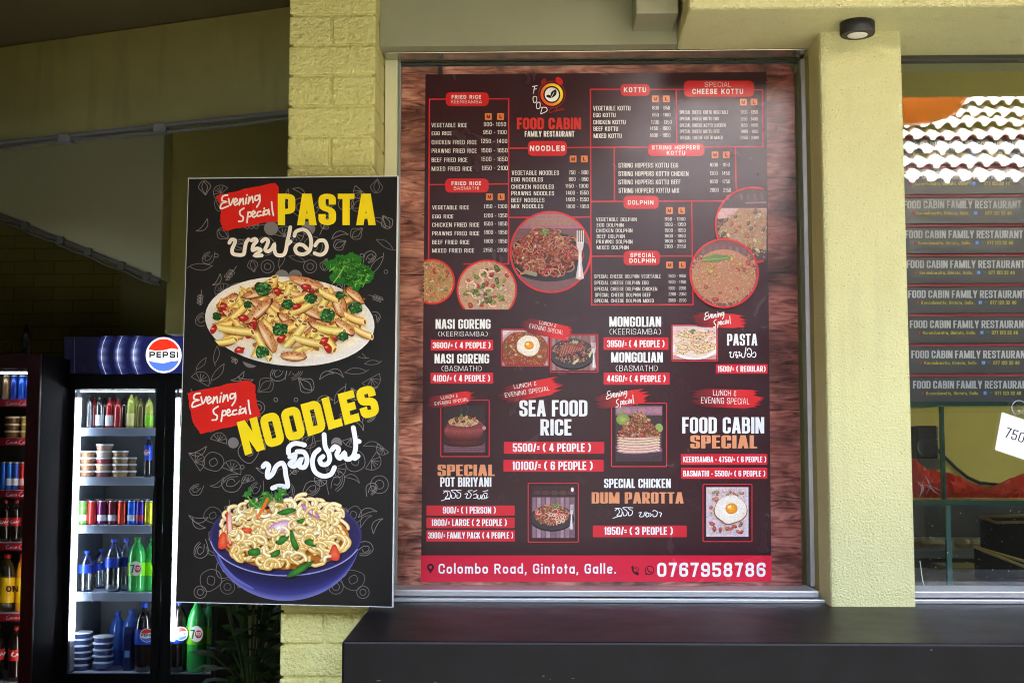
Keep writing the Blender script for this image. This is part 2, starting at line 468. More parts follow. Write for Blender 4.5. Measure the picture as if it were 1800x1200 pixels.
def text(art, s, x0, x1, y0, y1, col, wt=0.34, tyk=None, gap=0.16, ang=0, pivot=None, slant=0, rnd=None, rad=0.5, sp=0.45):
    """string s with its capitals between y0 (top) and y1, fitted between x0 and x1; wt = stem / letter width"""
    H = y1 - y0
    W = sum(sp if c == ' ' else GL[c][0] for c in s)
    ni = sum(1 for c in s if c != ' ' and GL[c][0] == 0)
    ng = len(s) - 1
    U = (x1 - x0) / (W + ni*wt + ng*gap)
    tx = wt*U
    ty = min(tx*(tyk or 0.86), H*0.3)
    x = x0
    piv = pivot or ((x0+x1)/2, (y0+y1)/2)
    ca, sa = math.cos(R(ang)), math.sin(R(ang))
    for c in s:
        if c == ' ': x += (sp + gap)*U; continue
        wf, ops = GL[c]
        w_ = tx if wf == 0 else wf*U
        iw, ih = max(w_-tx, 1e-3), H-ty
        dy = rnd.uniform(-.05,.05)*H if rnd else 0
        da = rnd.uniform(-4,4) if rnd else 0
        def M(px, py):           # letter box (x right, y up) -> photo pixel
            px += slant*py
            if da:
                qx, qy = px-w_/2, py-H/2; px, py = w_/2+qx*math.cos(R(da))-qy*math.sin(R(da)), H/2+qx*math.sin(R(da))+qy*math.cos(R(da))
            X, Y = x+px, y1-py-dy
            if ang:
                X, Y = piv[0]+(X-piv[0])*ca-(Y-piv[1])*sa, piv[1]+(X-piv[0])*sa+(Y-piv[1])*ca
            return (X, Y)
        ux = lambda u: tx/2 + u*iw if wf else tx*u
        vy = lambda v: H if v == T9 else 0 if v == B9 else ty/2 + v*ih
        for op in ops:
            if op[0] == 'h':
                _, u0, v0, u1, v1 = op
                a, b = (ux(u0), v0*H), (ux(u1), v1*H)
                dx, dyy = b[0]-a[0], b[1]-a[1]
                k = math.hypot(dx, dyy)/max(abs(dyy), 1e-3)
                th = tx/2*min(k, 1.6)
                art.poly([M(a[0]-th,a[1]), M(a[0]+th,a[1]), M(b[0]+th,b[1]), M(b[0]-th,b[1])], col)
            elif op[0] == 'r':
                _, u0, u1, v = op
                xa, xb, ym = u0*w_, u1*w_, vy(v)
                art.poly([M(xa,ym-ty/2), M(xb,ym-ty/2), M(xb,ym+ty/2), M(xa,ym+ty/2)], col)
            else:
                _, pts, cl = op
                k = tx/ty
                q = rounded([(ux(u), vy(v)*k) for u, v in pts], rad*max(iw, tx), bool(cl), 4)
                # stroke in a space where stems and bars have the same width, then squeeze back
                N = len(q); L, Rr = [], []
                art.z += STEP
                for i in range(N):
                    p = Vector(q[i])
                    d1 = (p-Vector(q[i-1])) if (i > 0 or cl) else None
                    d2 = (Vector(q[(i+1) % N])-p) if (i < N-1 or cl) else None
                    if d1 is None or d1.length < 1e-7: d1 = d2
                    if d2 is None or d2.length < 1e-7: d2 = d1
                    d1, d2 = d1.normalized(), d2.normalized()
                    t = d1+d2; t = t.normalized() if t.length > 1e-6 else d1
                    nn = Vector((-t.y, t.x))*(tx/2/max(.5, t.dot(d1)))
                    L.append(art.pt(M(p.x+nn.x, (p.y+nn.y)/k), col)); Rr.append(art.pt(M(p.x-nn.x, (p.y-nn.y)/k), col))
                for i in range(N if cl else N-1):
                    j = (i+1) % N; art.f.append([L[i], L[j], Rr[j], Rr[i]])
        x += w_ + gap*U
    return art
EVENING = [[(432,186),(398,194),(390,226),(422,236),(388,250),(380,288),(438,268)], [(440,213),(452,262),(476,213)],
 [(482,244),(506,226),(492,212),(480,238),(490,262),(516,244)], [(520,260),(527,214)], [(524,246),(546,212),(552,256)], [(568,252),(574,208)],
 [(588,250),(596,200)], [(594,236),(616,198),(624,242)], [(668,190),(642,194),(640,226),(664,216),(674,188),(674,236),(652,276)], [(578,187),(580,184)],
 [(556,284),(526,306),(528,334),(550,352),(544,380),(516,384)], [(578,392),(588,314)], [(587,322),(606,314),(610,342),(587,350)],
 [(616,335),(640,320),(628,305),(615,330),(628,352),(650,340)], [(682,310),(660,316),(658,344),(686,338)], [(700,340),(704,306)], [(708,288),(710,285)],
 [(738,300),(714,304),(710,334),(734,324),(742,298),(748,335)], [(764,238),(770,300),(778,338)]]
def evening(art, fn, w, col):
    for s in EVENING: art.brush([fn(p) for p in s], w, col, n=4, rise=4e-6)
SINH_PASTA = [[(446,545),(462,522),(490,528),(482,560),(468,592),(472,624),(505,636),(552,632),(562,590),(572,545),(590,520)],
 [(612,528),(638,516),(652,532),(628,562),(622,600),(655,588),(682,602),(640,640),(690,640)],
 [(692,534),(716,516),(738,530),(730,562),(716,596),(738,610),(766,590),(784,560),(786,602),(804,636),(852,636),(872,600),(882,540),(898,470),(905,428)], [(908,536),(880,562)],
 [(936,494),(950,460),(1002,446),(1042,470),(1062,530),(1052,600),(1010,630),(960,624),(942,590),(962,560),(1002,564),(1032,592)],
 [(1092,566),(1118,532),(1160,530),(1180,570),(1168,615),(1132,636),(1088,624)]]
SINH_NOODLE = [[(700,1112),(722,1090),(744,1112),(732,1160),(738,1192),(772,1166),(800,1110),(842,1086),(864,1118),(872,1180),(884,1232),(880,1264),(822,1258),(772,1274)],
 [(892,1012),(896,966),(942,938),(1012,950)], [(902,1040),(940,1022),(932,1062),(902,1092),(932,1112),(962,1084),(986,1060),(972,1108),(1012,1116),(1032,1062),(1010,1006),(956,1000)],
 [(1160,872),(1168,960),(1194,1010),(1202,1060),(1180,1094),(1142,1094),(1128,1060),(1152,1036)], [(1122,984),(1086,1020),(1072,1082),(1092,1150),(1150,1184),(1210,1170),(1238,1120)],
 [(1218,986),(1242,962),(1270,982),(1256,1022),(1280,1050),(1312,1012),(1322,1050),(1352,1056),(1386,1020),(1398,940),(1380,820)], [(1398,918),(1424,924)], [(1392,1052),(1416,1034)]]
SINH_MUTTI = [[(270,634),(298,616),(312,650),(288,682),(330,680),(338,642),(322,614),(270,612)], [(330,690),(300,690),(250,708)],
 [(346,650),(352,682),(380,676),(386,642),(362,622),(346,606),(390,604)], [(400,650),(402,682),(430,672),(436,638),(408,622),(398,606),(440,608)]]
SINH_BIRI = [[(476,642),(502,640),(488,680),(524,678),(536,642),(506,614),(546,608)], [(556,650),(588,642),(590,676),(560,682)], [(556,622),(590,606)],
 [(602,652),(600,684),(622,684),(630,652),(634,686),(654,640)], [(660,650),(664,684),(640,686)], [(664,632),(690,640),(676,684),(698,670)], [(650,618),(696,608)]]
SINH_PARA = [[(506,822),(530,818),(512,856),(550,856),(560,820)], [(566,846),(590,820),(604,846),(578,860),(574,812)], [(612,824),(626,842),(612,858)],
 [(640,836),(646,858),(676,850),(682,812),(652,798),(640,808)], [(700,818),(722,826),(712,858)]]
# ================================================================== SETTING
YELLOW = (0.72, 0.70, 0.335)
M_plaster = mat('rough pale yellow plaster', YELLOW, 0.75, noise=(9, 0.4, (0.78, 0.765, 0.42)), bump=(150, 1.0, 0.011), pits=(210, .75), streak=(.35, (.50,.47,.25)))
M_brick = mat('yellow painted brick', (0.66, 0.63, 0.225), 0.5, noise=(14, 0.45, (0.75, 0.72, 0.32)), bump=(60, 1.0, 0.014), pits=(120, .4), streak=(.4, (.48,.44,.17)))
M_smooth = mat('smooth yellow paint', (0.60, 0.57, 0.25), 0.6, noise=(4, 0.35, (0.48, 0.46, 0.22)), bump=(60, 0.12, 0.002))
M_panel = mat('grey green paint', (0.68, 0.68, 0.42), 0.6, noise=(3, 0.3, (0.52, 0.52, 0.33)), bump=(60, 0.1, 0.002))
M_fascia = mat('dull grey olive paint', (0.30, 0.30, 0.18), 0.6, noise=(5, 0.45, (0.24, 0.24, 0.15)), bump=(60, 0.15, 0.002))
M_ledge = mat('black polished cement', (0.0014, 0.0012, 0.0015), 0.42, spec=.13, noise=(7, 0.75, (0.0062, 0.0055, 0.006)), bump=(40, 0.12, 0.002))
M_alu = mat('brushed aluminium', (0.46, 0.46, 0.46), 0.38, metal=0.7, noise=(40, 0.4, (0.34, 0.34, 0.35)))
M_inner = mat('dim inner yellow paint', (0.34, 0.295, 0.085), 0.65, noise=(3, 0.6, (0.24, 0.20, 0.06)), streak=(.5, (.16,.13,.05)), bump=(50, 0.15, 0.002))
M_concrete = mat('worn asphalt', (0.07, 0.068, 0.062), 0.9, noise=(1.2, 0.6, (0.055, 0.055, 0.052)))
M_floor = mat('floor tile', (0.10, 0.10, 0.09), 0.4, noise=(3, 0.4, (0.14, 0.13, 0.12)))
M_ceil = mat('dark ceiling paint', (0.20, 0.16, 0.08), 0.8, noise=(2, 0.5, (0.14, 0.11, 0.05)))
M_conduit = mat('grey plastic conduit', (0.20, 0.19, 0.17), 0.5, spec=.3)
M_black = mat('black powder coat', (0.012, 0.012, 0.013), 0.42)

xs = P(1211, 13, 3.49).x
g = MB(); g.add([(-60,-60,-.02),(60,-60,-.02),(60,60,-.02),(-60,60,-.02)], [(0,1,2,3)])
struct('ground', g, M_concrete)
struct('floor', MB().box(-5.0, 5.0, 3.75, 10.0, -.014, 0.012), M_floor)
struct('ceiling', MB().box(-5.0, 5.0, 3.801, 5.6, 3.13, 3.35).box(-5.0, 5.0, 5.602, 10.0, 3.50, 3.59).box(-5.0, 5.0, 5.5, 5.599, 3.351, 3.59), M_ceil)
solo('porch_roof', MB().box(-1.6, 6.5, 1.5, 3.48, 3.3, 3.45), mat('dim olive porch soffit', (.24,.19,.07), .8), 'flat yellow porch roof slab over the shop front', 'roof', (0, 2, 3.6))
solo('shade_porch', MB().box(-6.5, xs-.012, 1.0, 3.797, 2.9, 3.1), mat('dim olive porch soffit', (.24,.19,.07), .8), 'unseen lower porch slab, added to shade the drinks room entrance', 'porch', (-3, 2, 2.9))  # unseen slab, added to shade the left wall and entrance
solo('shade_storey', MB().box(-6.5, 6.5, 3.5, 10.4, 3.81, 8.5), M_smooth, 'unseen yellow storey added above the shop to block sun and sky', 'storey', (0, 7, 3.81))  # unseen, added over the shop as a sun and sky blocker
solo('roof_slab', MB().box(-6.5, 6.5, 3.5, 10.4, 3.601, 3.8), M_smooth, 'flat concrete roof slab above the restaurant rooms', 'roof', (0, 7, 3.6))

YB = 3.71                                           # brick pillar face
bx0, bx1 = P(500, 600, YB).x, P(655, 600, YB).x
zline = P(580, 294, YB).z; course = .0905
m = MB()
rnd = random.Random(3)
kk = -19
m.box(bx0+.008, bx1-.008, YB+.009, 4.15, 0.0, 2.897)
while zline + kk*course < 2.80:
    z0 = zline + kk*course
    joint = (kk % 2 == 0) if kk > -8 else (kk % 2 != 0)
    z1 = z0 + course
    xm = (bx0+bx1)/2 - .004 + rnd.uniform(-.002, .002)
    for a, b in ([(bx0, xm-.0042), (xm+.0042, bx1)] if joint else [(bx0, bx1)]):
        dy = rnd.uniform(0, .002)
        if z1 > 0.02: m.box(a, b, YB+dy, 4.152, max(z0+.0038, 0.0), z1-.0038)
    kk += 1
solo('brick_pillar', m.bevel(.005), M_brick, 'yellow painted brick pillar behind the black special board', 'pillar', (bx0, YB, 0))

YP = 3.70                                           # plastered pillar face
px0, px1 = P(1451, 560, YP).x, P(1598, 560, YP).x
solo('plastered_pillar', MB().box(px0, px1, YP, 4.12, 0.0, 2.75).bevel(.012), M_plaster, 'rough plastered pale yellow pillar between the menu window and the display window', 'pillar', (px0, YP, 0))

zs = P(935, 80, 3.8).z
xs = P(1211, 13, 3.49).x
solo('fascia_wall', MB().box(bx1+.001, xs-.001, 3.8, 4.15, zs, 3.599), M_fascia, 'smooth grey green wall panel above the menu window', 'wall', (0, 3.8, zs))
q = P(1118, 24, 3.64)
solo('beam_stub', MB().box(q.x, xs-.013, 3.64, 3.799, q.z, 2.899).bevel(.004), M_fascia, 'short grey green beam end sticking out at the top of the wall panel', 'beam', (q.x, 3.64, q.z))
solo('soffit_beam', MB().box(xs, 5.0, 3.49, 4.12, zs, 3.6).bevel(.01), M_plaster, 'thick rough yellow plaster beam carrying the black downlight', 'beam', (xs, 3.49, zs))

# ledge: skewed left end
zl = P(1200, 1128.5, 2.99).z
a, b_, c_ = P(601, 1122, 2.99), P(652, 1069, 3.706), None
YF = 2.99
pts = [(a.x, YF, 0), (5.0, YF, 0), (5.0, 4.16, 0), (bx1+.002, 4.16, 0), (bx1+.002, YB-.003, 0), (b_.x, YB-.003, 0)]
cl_ = thing('counter_ledge', 'black polished cement ledge running below both windows', 'ledge', (a.x, YF, 0))
link('ledge_top', MB().prism([(x, y, zl-.62) for x, y, z in pts], (0, 0, .62)).bevel(.006), M_ledge, cl_)
M_fleck = mat('dried pale fleck', (.10,.095,.09), .8)
m = MB(); rn = random.Random(19)
for k in range(70):
    x, y = rn.uniform(a.x+.1, 2.2), rn.uniform(YF+.02, YB-.02); s = rn.choice([.001,.0015,.002,.003,.004]); t = rn.uniform(0,3); dx, dy_ = s*math.cos(t), s*math.sin(t)
    m.add([(x-dx,y-dy_,zl+.0006),(x+dy_*.5,y-dx*.5,zl+.0006),(x+dx,y+dy_,zl+.0006),(x-dy_*.5,y+dx*.5,zl+.0006)], [(0,1,2,3)])
for k in range(14):
    x, z = rn.uniform(a.x+.02, 2.2), zl-rn.uniform(.004,.15); s = rn.choice([.0007,.001,.0014,.002]); l2 = rn.uniform(1,5)
    m.add([(x-s*l2,YF-.0006,z),(x,YF-.0006,z-s*.6),(x+s*l2,YF-.0006,z+s*.3),(x,YF-.0006,z+s*.8)], [(0,1,2,3)])
o_ = link('flecks', m, M_fleck, cl_); o_['kind'] = 'stuff'
link('ledge_base', MB().box(a.x+.02, 5.0, YF+.03, 3.68, 0.0, zl-.621), M_smooth, cl_)

# side walls of the building and the room behind the display window
solo('partition_wall', MB().box(bx0+.05, bx1-.03, 4.16, 9.6, 0.013, 3.128)
    .box(bx0+.05, bx1-.03, 5.61, 9.6, 3.1285, 3.499), M_smooth, 'yellow partition wall behind the brick pillar', 'wall', (bx0, 6, 0))
solo('kitchen_wall', MB().box(bx1-.02, 5.0, 6.3, 6.45, 0.013, 3.499), mat('mustard kitchen paint', (.74,.62,.12), .6, noise=(4,.4,(.60,.50,.10))), 'olive yellow kitchen wall seen through the display window', 'wall', (2, 6.3, 0))
solo('shade_wall', MB().box(-5.15, -1.72, 3.48, 3.70, 0, 2.898), M_smooth, 'unseen yellow wall, added to darken the drinks room', 'wall', (-3, 3.6, 0))  # unseen, added to narrow the opening and darken the room behind
solo('outer_wall', MB().box(-5.15, -5.0, 3.5, 10.1, 0, 3.6), M_smooth, 'outer side wall of the drinks room', 'wall', (-5, 6, 0))
solo('outer_wall', MB().box(5.0, 5.15, 3.5, 10.1, 0, .9), M_smooth, 'unseen outer wall, cut low to let daylight into the kitchen', 'wall', (5, 6, 0))  # unseen, kept low so daylight reaches the kitchen

def z_0(py, Y): return P(400, py, Y).z
# back wall of painted blocks
m = mat('dim painted blockwork', (0.62, 0.55, 0.18), 0.7)
n_, l_ = m.node_tree.nodes, m.node_tree.links
tc = n_.new('ShaderNodeTexCoord'); mp = n_.new('ShaderNodeMapping'); mp.inputs['Rotation'].default_value = (R(-90), 0, 0)
bk = n_.new('ShaderNodeTexBrick'); bk.inputs['Scale'].default_value = 1; bk.inputs['Brick Width'].default_value = .29; bk.inputs['Row Height'].default_value = .095; bk.inputs['Mortar Size'].default_value = .004
bk.inputs['Color1'].default_value = (.66,.59,.20,1); bk.inputs['Color2'].default_value = (.60,.54,.18,1); bk.inputs['Mortar'].default_value = (.40,.36,.11,1)
l_.new(tc.outputs['Object'], mp.inputs[0]); l_.new(mp.outputs[0], bk.inputs['Vector']); l_.new(bk.outputs['Color'], n_['Principled BSDF'].inputs['Base Color'])
bp = n_.new('ShaderNodeBump'); bp.inputs['Strength'].default_value = .8; bp.inputs['Distance'].default_value = .004; bp.invert = True
l_.new(bk.outputs['Fac'], bp.inputs['Height']); l_.new(bp.outputs[0], n_['Principled BSDF'].inputs['Normal'])
solo('block_wall', MB().box(-5.0, bx0+.049, 9.3, 9.45, 0.013, 3.499), m, 'dim yellow block wall behind the drinks fridges', 'wall', (-3, 9.3, 0))
x0, x1 = P(226, 530, 9.0).x, P(245, 530, 9.0).x
solo('wall_pilaster', MB().box(x0, x1, 8.95, 9.299, 0.013, 3.1), M_smooth, 'narrow pale pilaster on the dim block wall', 'pilaster', (x0, 9, 0))
x0 = P(245, 530, 8.7).x
solo('side_wall', MB().box(x1+.001, bx0+.049, 8.6, 9.298, 0.013, 3.499), M_smooth, 'olive wall behind the black board, right of the narrow pilaster', 'wall', (x0, 8.6, 0))

q0 = P(291, 560, 6.16)
solo('bulkhead_wall', MB().box(q0.x, bx0+.049, 6.16, 6.3, z_0(586, 6.16), 3.49), mat('olive bulkhead paint', (.52,.48,.15), .65, noise=(3,.5,(.42,.38,.12))), 'olive wall above the drinks fridge, behind the top of the black board', 'wall', (q0.x, 6.2, 2))

# lintel beam across the drinks room (right end nearer)
p0, p1, p2, p3 = P(-40, 49, 5.25), P(515, 36, 4.75), P(515, 231, 4.75), P(-40, 236, 5.25)
zt, zb = (p0.z+p1.z)/2, (p2.z+p3.z)/2
zt = min(zt, 3.128)
d = (Vector((p0.x,p0.y,0)) - Vector((p1.x,p1.y,0))); ex = Vector((p1.x,p1.y,0)) + d*2.2; s_ = Vector((p1.x,p1.y,0)) - d*.08
m = MB().prism([(s_.x,s_.y,zb),(ex.x,ex.y,zb),(ex.x,ex.y+.09,zb),(s_.x,s_.y+.09,zb)], (0,0,zt-zb)).bevel(.008)
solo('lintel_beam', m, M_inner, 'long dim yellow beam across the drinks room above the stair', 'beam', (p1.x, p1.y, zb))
def on(t, up, fwd): 
    b0 = Vector((p1.x,p1.y,0)) + d*t; return Vector((b0.x, b0.y-fwd, zb+up))
cd = thing('conduit_pipe', 'grey plastic cable conduit clipped along the bottom of the long beam', 'conduit', on(.5,0,0))
link('pipe', MB().tube([on(t, .006, .02) for t in (-.08, 2.1)], .011), M_conduit, cd)
link('pipe', MB().tube([on(t, -.014 - .006*math.sin(t*7), .012) for t in [i*.1-.05 for i in range(22)]], .006), M_conduit, cd)
for t in (.38, .52+.16, .98, 1.4):
    c = on(t, -.004, .02); link('clip', MB().box(c.x-.025, c.x+.025, c.y-.016, c.y+.03, c.z-.018, c.z+.018).bevel(.003), M_conduit, cd)

# stair flight: sloping stringer with soffit going back
pl = [P(-160, 225, 6.0), P(292, 225, 6.0), P(283, 490, 6.0), P(-160, 308, 6.0)]
pl = [Vector((p.x, 6.0, p.z)) for p in pl]; pl[1].x = pl[2].x
pl[0].z = pl[1].z = min(3.45, pl[0].z+.5)
st = thing('staircase', 'dim yellow staircase slab sloping down above the drinks fridges', 'staircase', (pl[2].x, 6.0, pl[2].z))
link('flight', MB().prism(pl, (0, .14, 0)).bevel(.006), M_panel, st)
dirv = (pl[2]-pl[3])
link('conduit', MB().tube([pl[3] + Vector((0,-.012,-.012)), pl[2] + Vector((0,-.012,-.012))], .011), M_conduit, st)
link('conduit', MB().tube([pl[3] + dirv*(i/24) + Vector((0,-.012,-.036+.005*math.sin(i*1.9))) for i in range(25)], .006), M_conduit, st)
for t in (.47, .61, .72, .85, .95):
    c = pl[3] + dirv*t; link('clip', MB().box(c.x-.016, c.x+.016, 5.97, 6.0, c.z-.034, c.z+.004).bevel(.003), M_conduit, st)

# ------------------------------------------------------------------ what stands across the yard (mirrored in the glass), plus added light blockers
tile = mat('sun bleached clay roof tile', (0.74, 0.66, 0.62), 0.7, noise=(5, 0.45, (0.60, 0.48, 0.44)))
M_dark = mat('dark timber', (0.03, 0.026, 0.022), 0.8)
ez, ey, slope = P(1700, 337, 7.9 + 3.6).z, -3.6, R(33)
ez = EYE.z + .203*(7.9+3.6)
sh = thing('tiled_shelter', 'open shelter with a sunlit clay tile roof across the yard', 'shelter', (3, -4, 0))
m = MB(); und = MB()
X0, X1 = .55, 6.8
cols = int((X1-X0)/.15)
rt = random.Random(14)
for r_ in range(8):
    s0, s1 = r_*.36, r_*.36+.44
    vs, fs = [], []; joff = [(rt.uniform(-.022,.022), rt.uniform(-.012,.014)) for _ in range(cols+2)]
    for k in range(cols*6+1):
        js, jh = joff[k//6]
        x = X0 + k*.15/6
        ph = (k % 6)/6
        h = .030*math.sin(2*math.pi*ph) + (.016 if ph in (0.5,) else 0)
        for j, s in enumerate((s0, s1)):
            up = h + (0.105 if j == 0 else 0.03)
            s = s + (js if j == 0 else 0); up += jh
            y = ey - s*math.cos(slope) + up*math.sin(slope); z = ez + s*math.sin(slope) + up*math.cos(slope)
            vs.append((x, y, z))
    for k in range(cols*6):
        a = k*2; fs.append((a, a+2, a+3, a+1))
    m.add(vs, fs)
    ub = lambda s, dz: (ey - s*math.cos(slope), ez + s*math.sin(slope) + dz)
    (ya, za), (yb2, zb2) = ub(s0+.05, -.005), ub(s1, -.005)
    und.add([(X0,ya,za),(X1,ya,za),(X1,yb2,zb2),(X0,yb2,zb2)], [(0,1,2,3)])
link('roof_underlay', und, M_dark, sh)
link('tile_roof', m, tile, sh)
top = ez + 8*.36*math.sin(slope); by = ey - 8*.36*math.cos(slope)
link('roof_board', MB().prism([(X0, ey+.02, ez-.05), (X0, ey+.02, ez-.10), (X0, by, top-.10), (X0, by, top-.05)], (X1-X0, 0, 0)), M_dark, sh)
link('back_wall', MB().box(X0, X1, by-.05, by+.05, 0, top-.1), M_dark, sh)
for x in (X0+.1, 3.2, 5.0, X1-.1): link('post', MB().box(x-.07, x+.07, ey-.2, ey-.06, 0, ez-.1), M_dark, sh)
lf = mat('leaf green', (0.05, 0.10, 0.02), 0.6, noise=(6, 0.6, (0.10, 0.15, 0.03)))
bark = mat('bark', (0.09, 0.07, 0.05), 0.9)
def tree(x, y, h, r, label, seed, n=900):
    rn = random.Random(seed)
    t = thing('leafy_tree', label, 'tree', (x, y, 0), 'trees across the yard')
    tk = MB().tube([(x,y,0),(x+.1,y,h*.4),(x-.05,y+.1,h*.75)], [.2,.15,.07])
    for k in range(6):
        a = rn.uniform(0,6.28); tk.tube([(x+.05,y,h*.45),(x+r*.6*math.cos(a), y+r*.6*math.sin(a), h*rn.uniform(.65,.9))], [.07,.02], 6)
    link('trunk', tk, bark, t)
    vs, fs = [], []
    cl = [(rn.gauss(0,.5)*r, rn.gauss(0,.5)*r, h*.78+rn.gauss(0,.35)*r) for _ in range(26)]
    for k in range(n):
        c = rn.choice(cl); p = Vector((x+c[0]+rn.gauss(0,.2)*r, y+c[1]+rn.gauss(0,.2)*r, c[2]+rn.gauss(0,.2)*r))
        u = Vector((rn.gauss(0,1),rn.gauss(0,1),rn.gauss(0,1))).normalized(); v = u.orthogonal().normalized()
        L = rn.uniform(.14,.26); o = len(vs); vs += [p-u*L, p+v*L*.45, p+u*L, p-v*L*.45]; fs.append((o,o+1,o+2,o+3))
    link('crown', MB().add(vs, fs), lf, t)
tree(7.4, -11.5, 9.2, 2.0, 'tall leafy tree behind the tiled shelter roof', 1)
tree(-5.0, -8.5, 7.5, 2.6, 'broad dark tree left of the tiled shelter', 2, 1500)
tree(-1.8, -9.5, 7.0, 2.3, 'round tree close to the left end of the shelter', 3, 1300)
sd = thing('sky_blocker_side', 'unseen dark house shape, added to block low sky on the right', 'house', (8.5, -3, 0))  # unseen mass, added to block low sky on this side
link('wall', MB().box(7.0, 12, -12, 3.3, 0, 6.6), mat('dark blocker wall', (.10,.095,.08), .9, noise=(2,.5,(.07,.07,.055))), sd)
link('roof', MB().box(6.7, 12.3, -12.3, 3.5, 6.601, 6.75), M_dark, sd)
for y in (-6.5, -3.5, -.5):
    wf = link('window', MB().box(6.95, 6.999, y-.6, y+.6, 1.2, 2.6), M_dark, sd); link('pane', MB().box(6.94, 6.949, y-.52, y+.52, 1.28, 2.52), mat('dark blocker glass', (.02,.025,.03), .15), wf)
oh = thing('sky_blocker_front', 'dark house shape added left of the tiled shelter to block sky', 'house', (-4, -7, 0))  # added dark mass, hides sky from the poster's left reflections
link('wall', MB().box(-9, .3, -7.4, -7.2, 0, 5.3), mat('dark blocker wall', (.10,.095,.08), .9, noise=(2,.5,(.07,.07,.055))), oh)
link('roof', MB().box(-9.3, .5, -8.6, -6.9, 5.301, 5.4), M_dark, oh)
for x in (-6.6, -4.0, -1.5):
    wf = link('window', MB().box(x-.6, x+.6, -7.199, -7.15, 1.2, 2.6), M_dark, oh); link('pane', MB().box(x-.52, x+.52, -7.149, -7.14, 1.28, 2.52), mat('dark blocker glass', (.02,.025,.03), .15), wf)

solo('shade_block', MB().box(-6.4, -1.85, -2.4, 3.44, 0, 2.898), mat('shade block render', (.30,.27,.16), .9, noise=(2,.5,(.24,.22,.13))), 'unseen rendered block, added to cut light from the left', 'building', (-4.5, 0, 0))  # unseen mass, added to hold back light from the left
# orange yard lamp, seen mirrored in the display window
cx, cyy, cz = 2.74, -1.75, 4.13
pn = thing('yard_lamp', 'orange dome lamp on a black post, mirrored at the top of the display window', 'lamp', (cx-.9, cyy, 0))
link('post', MB().tube([(cx-.9,cyy,0),(cx-.9,cyy,4.4),(cx-.8,cyy,4.52),(cx,cyy,4.52),(cx,cyy,4.30)], .04), M_black, pn)
link('shade', MB().lathe([(.05,-.20),(.2,-.185),(.31,-.14),(.375,-.05),(.37,.01),(.31,.07),(.2,.12),(.11,.15)], (cx,cyy,cz), 28), mat('orange enamel', (.85,.24,.03), .3), pn)
sh_m = MATS['orange enamel']; n_, l_ = sh_m.node_tree.nodes, sh_m.node_tree.links
tl_ = n_.new('ShaderNodeBsdfTranslucent'); tl_.inputs[0].default_value = (1,.42,.06,1); mx_ = n_.new('ShaderNodeMixShader'); mx_.inputs[0].default_value = .3
l_.new(n_['Principled BSDF'].outputs[0], mx_.inputs[1]); l_.new(tl_.outputs[0], mx_.inputs[2]); l_.new(mx_.outputs[0], n_['Material Output'].inputs[0])
link('cap', MB().lathe([(.13,.14),(.22,.155),(.20,.2),(.06,.24)], (cx,cyy,cz), 20), M_black, pn)

# ================================================================== WINDOWS
YG = 3.95
pane = glass_mat('window glass', (0.93, 0.95, 0.93), 1.5)
def z_(py, Y, px=1000): return P(px, py, Y).z
def x_(px, Y, py=600): return P(px, py, Y).x
wn = thing('menu_window', 'fixed aluminium window covered by the large menu poster', 'window', (0.1, YG, zl+.001))
xl, xr = bx1+.002, px0-.001
zb0, zb1 = zl+.012, z_(1038, YG-.1)
fx = x_(1411, YG)
link('sill', MB().box(xl, xr-.012, 3.80, YG+.03, zl+.014, z_(1037, 3.80)).bevel(.003), M_alu, wn)
link('sill_track', MB().box(xl, xr, 3.772, YG+.03, zl+.0005, zl+.0115).bevel(.002), M_alu, wn)
link('glass_pane', MB().box(x_(698,YG), fx, YG, YG+.006, z_(1037,YG)-.01, z_(110, YG)), pane, wn)
link('frame', MB().box(fx+.003, fx+.034, YG-.035, YG+.03, z_(1037,3.8)+.001, zs-.012).bevel(.003), M_alu, wn)
link('frame', MB().box(x_(697.5,YG), x_(702, YG), YG-.012, YG+.03, z_(1037,3.8)+.001, z_(109,YG)).bevel(.002), mat('grey green glass edge', (.20,.24,.21), .3), wn)
solo('window_jamb', MB().box(xl+.001, x_(697,YG), YG-.03, 4.1, zl+.013, zs-.001), M_panel, 'narrow pale jamb strip between the brick pillar and the menu window', 'jamb', (xl, 3.9, zl))
link('head_plate', MB().box(xl+.002, xr-.002, YG-.10, YG-.013, zs-.005, zs-.0006).bevel(.0015), mat('tarnished steel strip', (.42,.38,.28), .22, metal=.85, noise=(18,.5,(.25,.22,.14))), wn)
link('frame', MB().box(x_(702,YG), fx+.002, YG-.012, YG+.02, z_(112,YG), zs-.0115).bevel(.002), mat('dark rubber gasket', (.03,.035,.03), .5), wn)
# darker jamb between frame and pillar
solo('window_jamb', MB().box(fx+.04, px0-.001, 3.86, 4.1, zl+.013, zs-.013), mat('olive jamb paint', (.30,.28,.09), .6, bump=(90,.3,.003)), 'narrow olive jamb strip between the menu window and the plastered pillar', 'jamb', (px0, 3.9, zl))

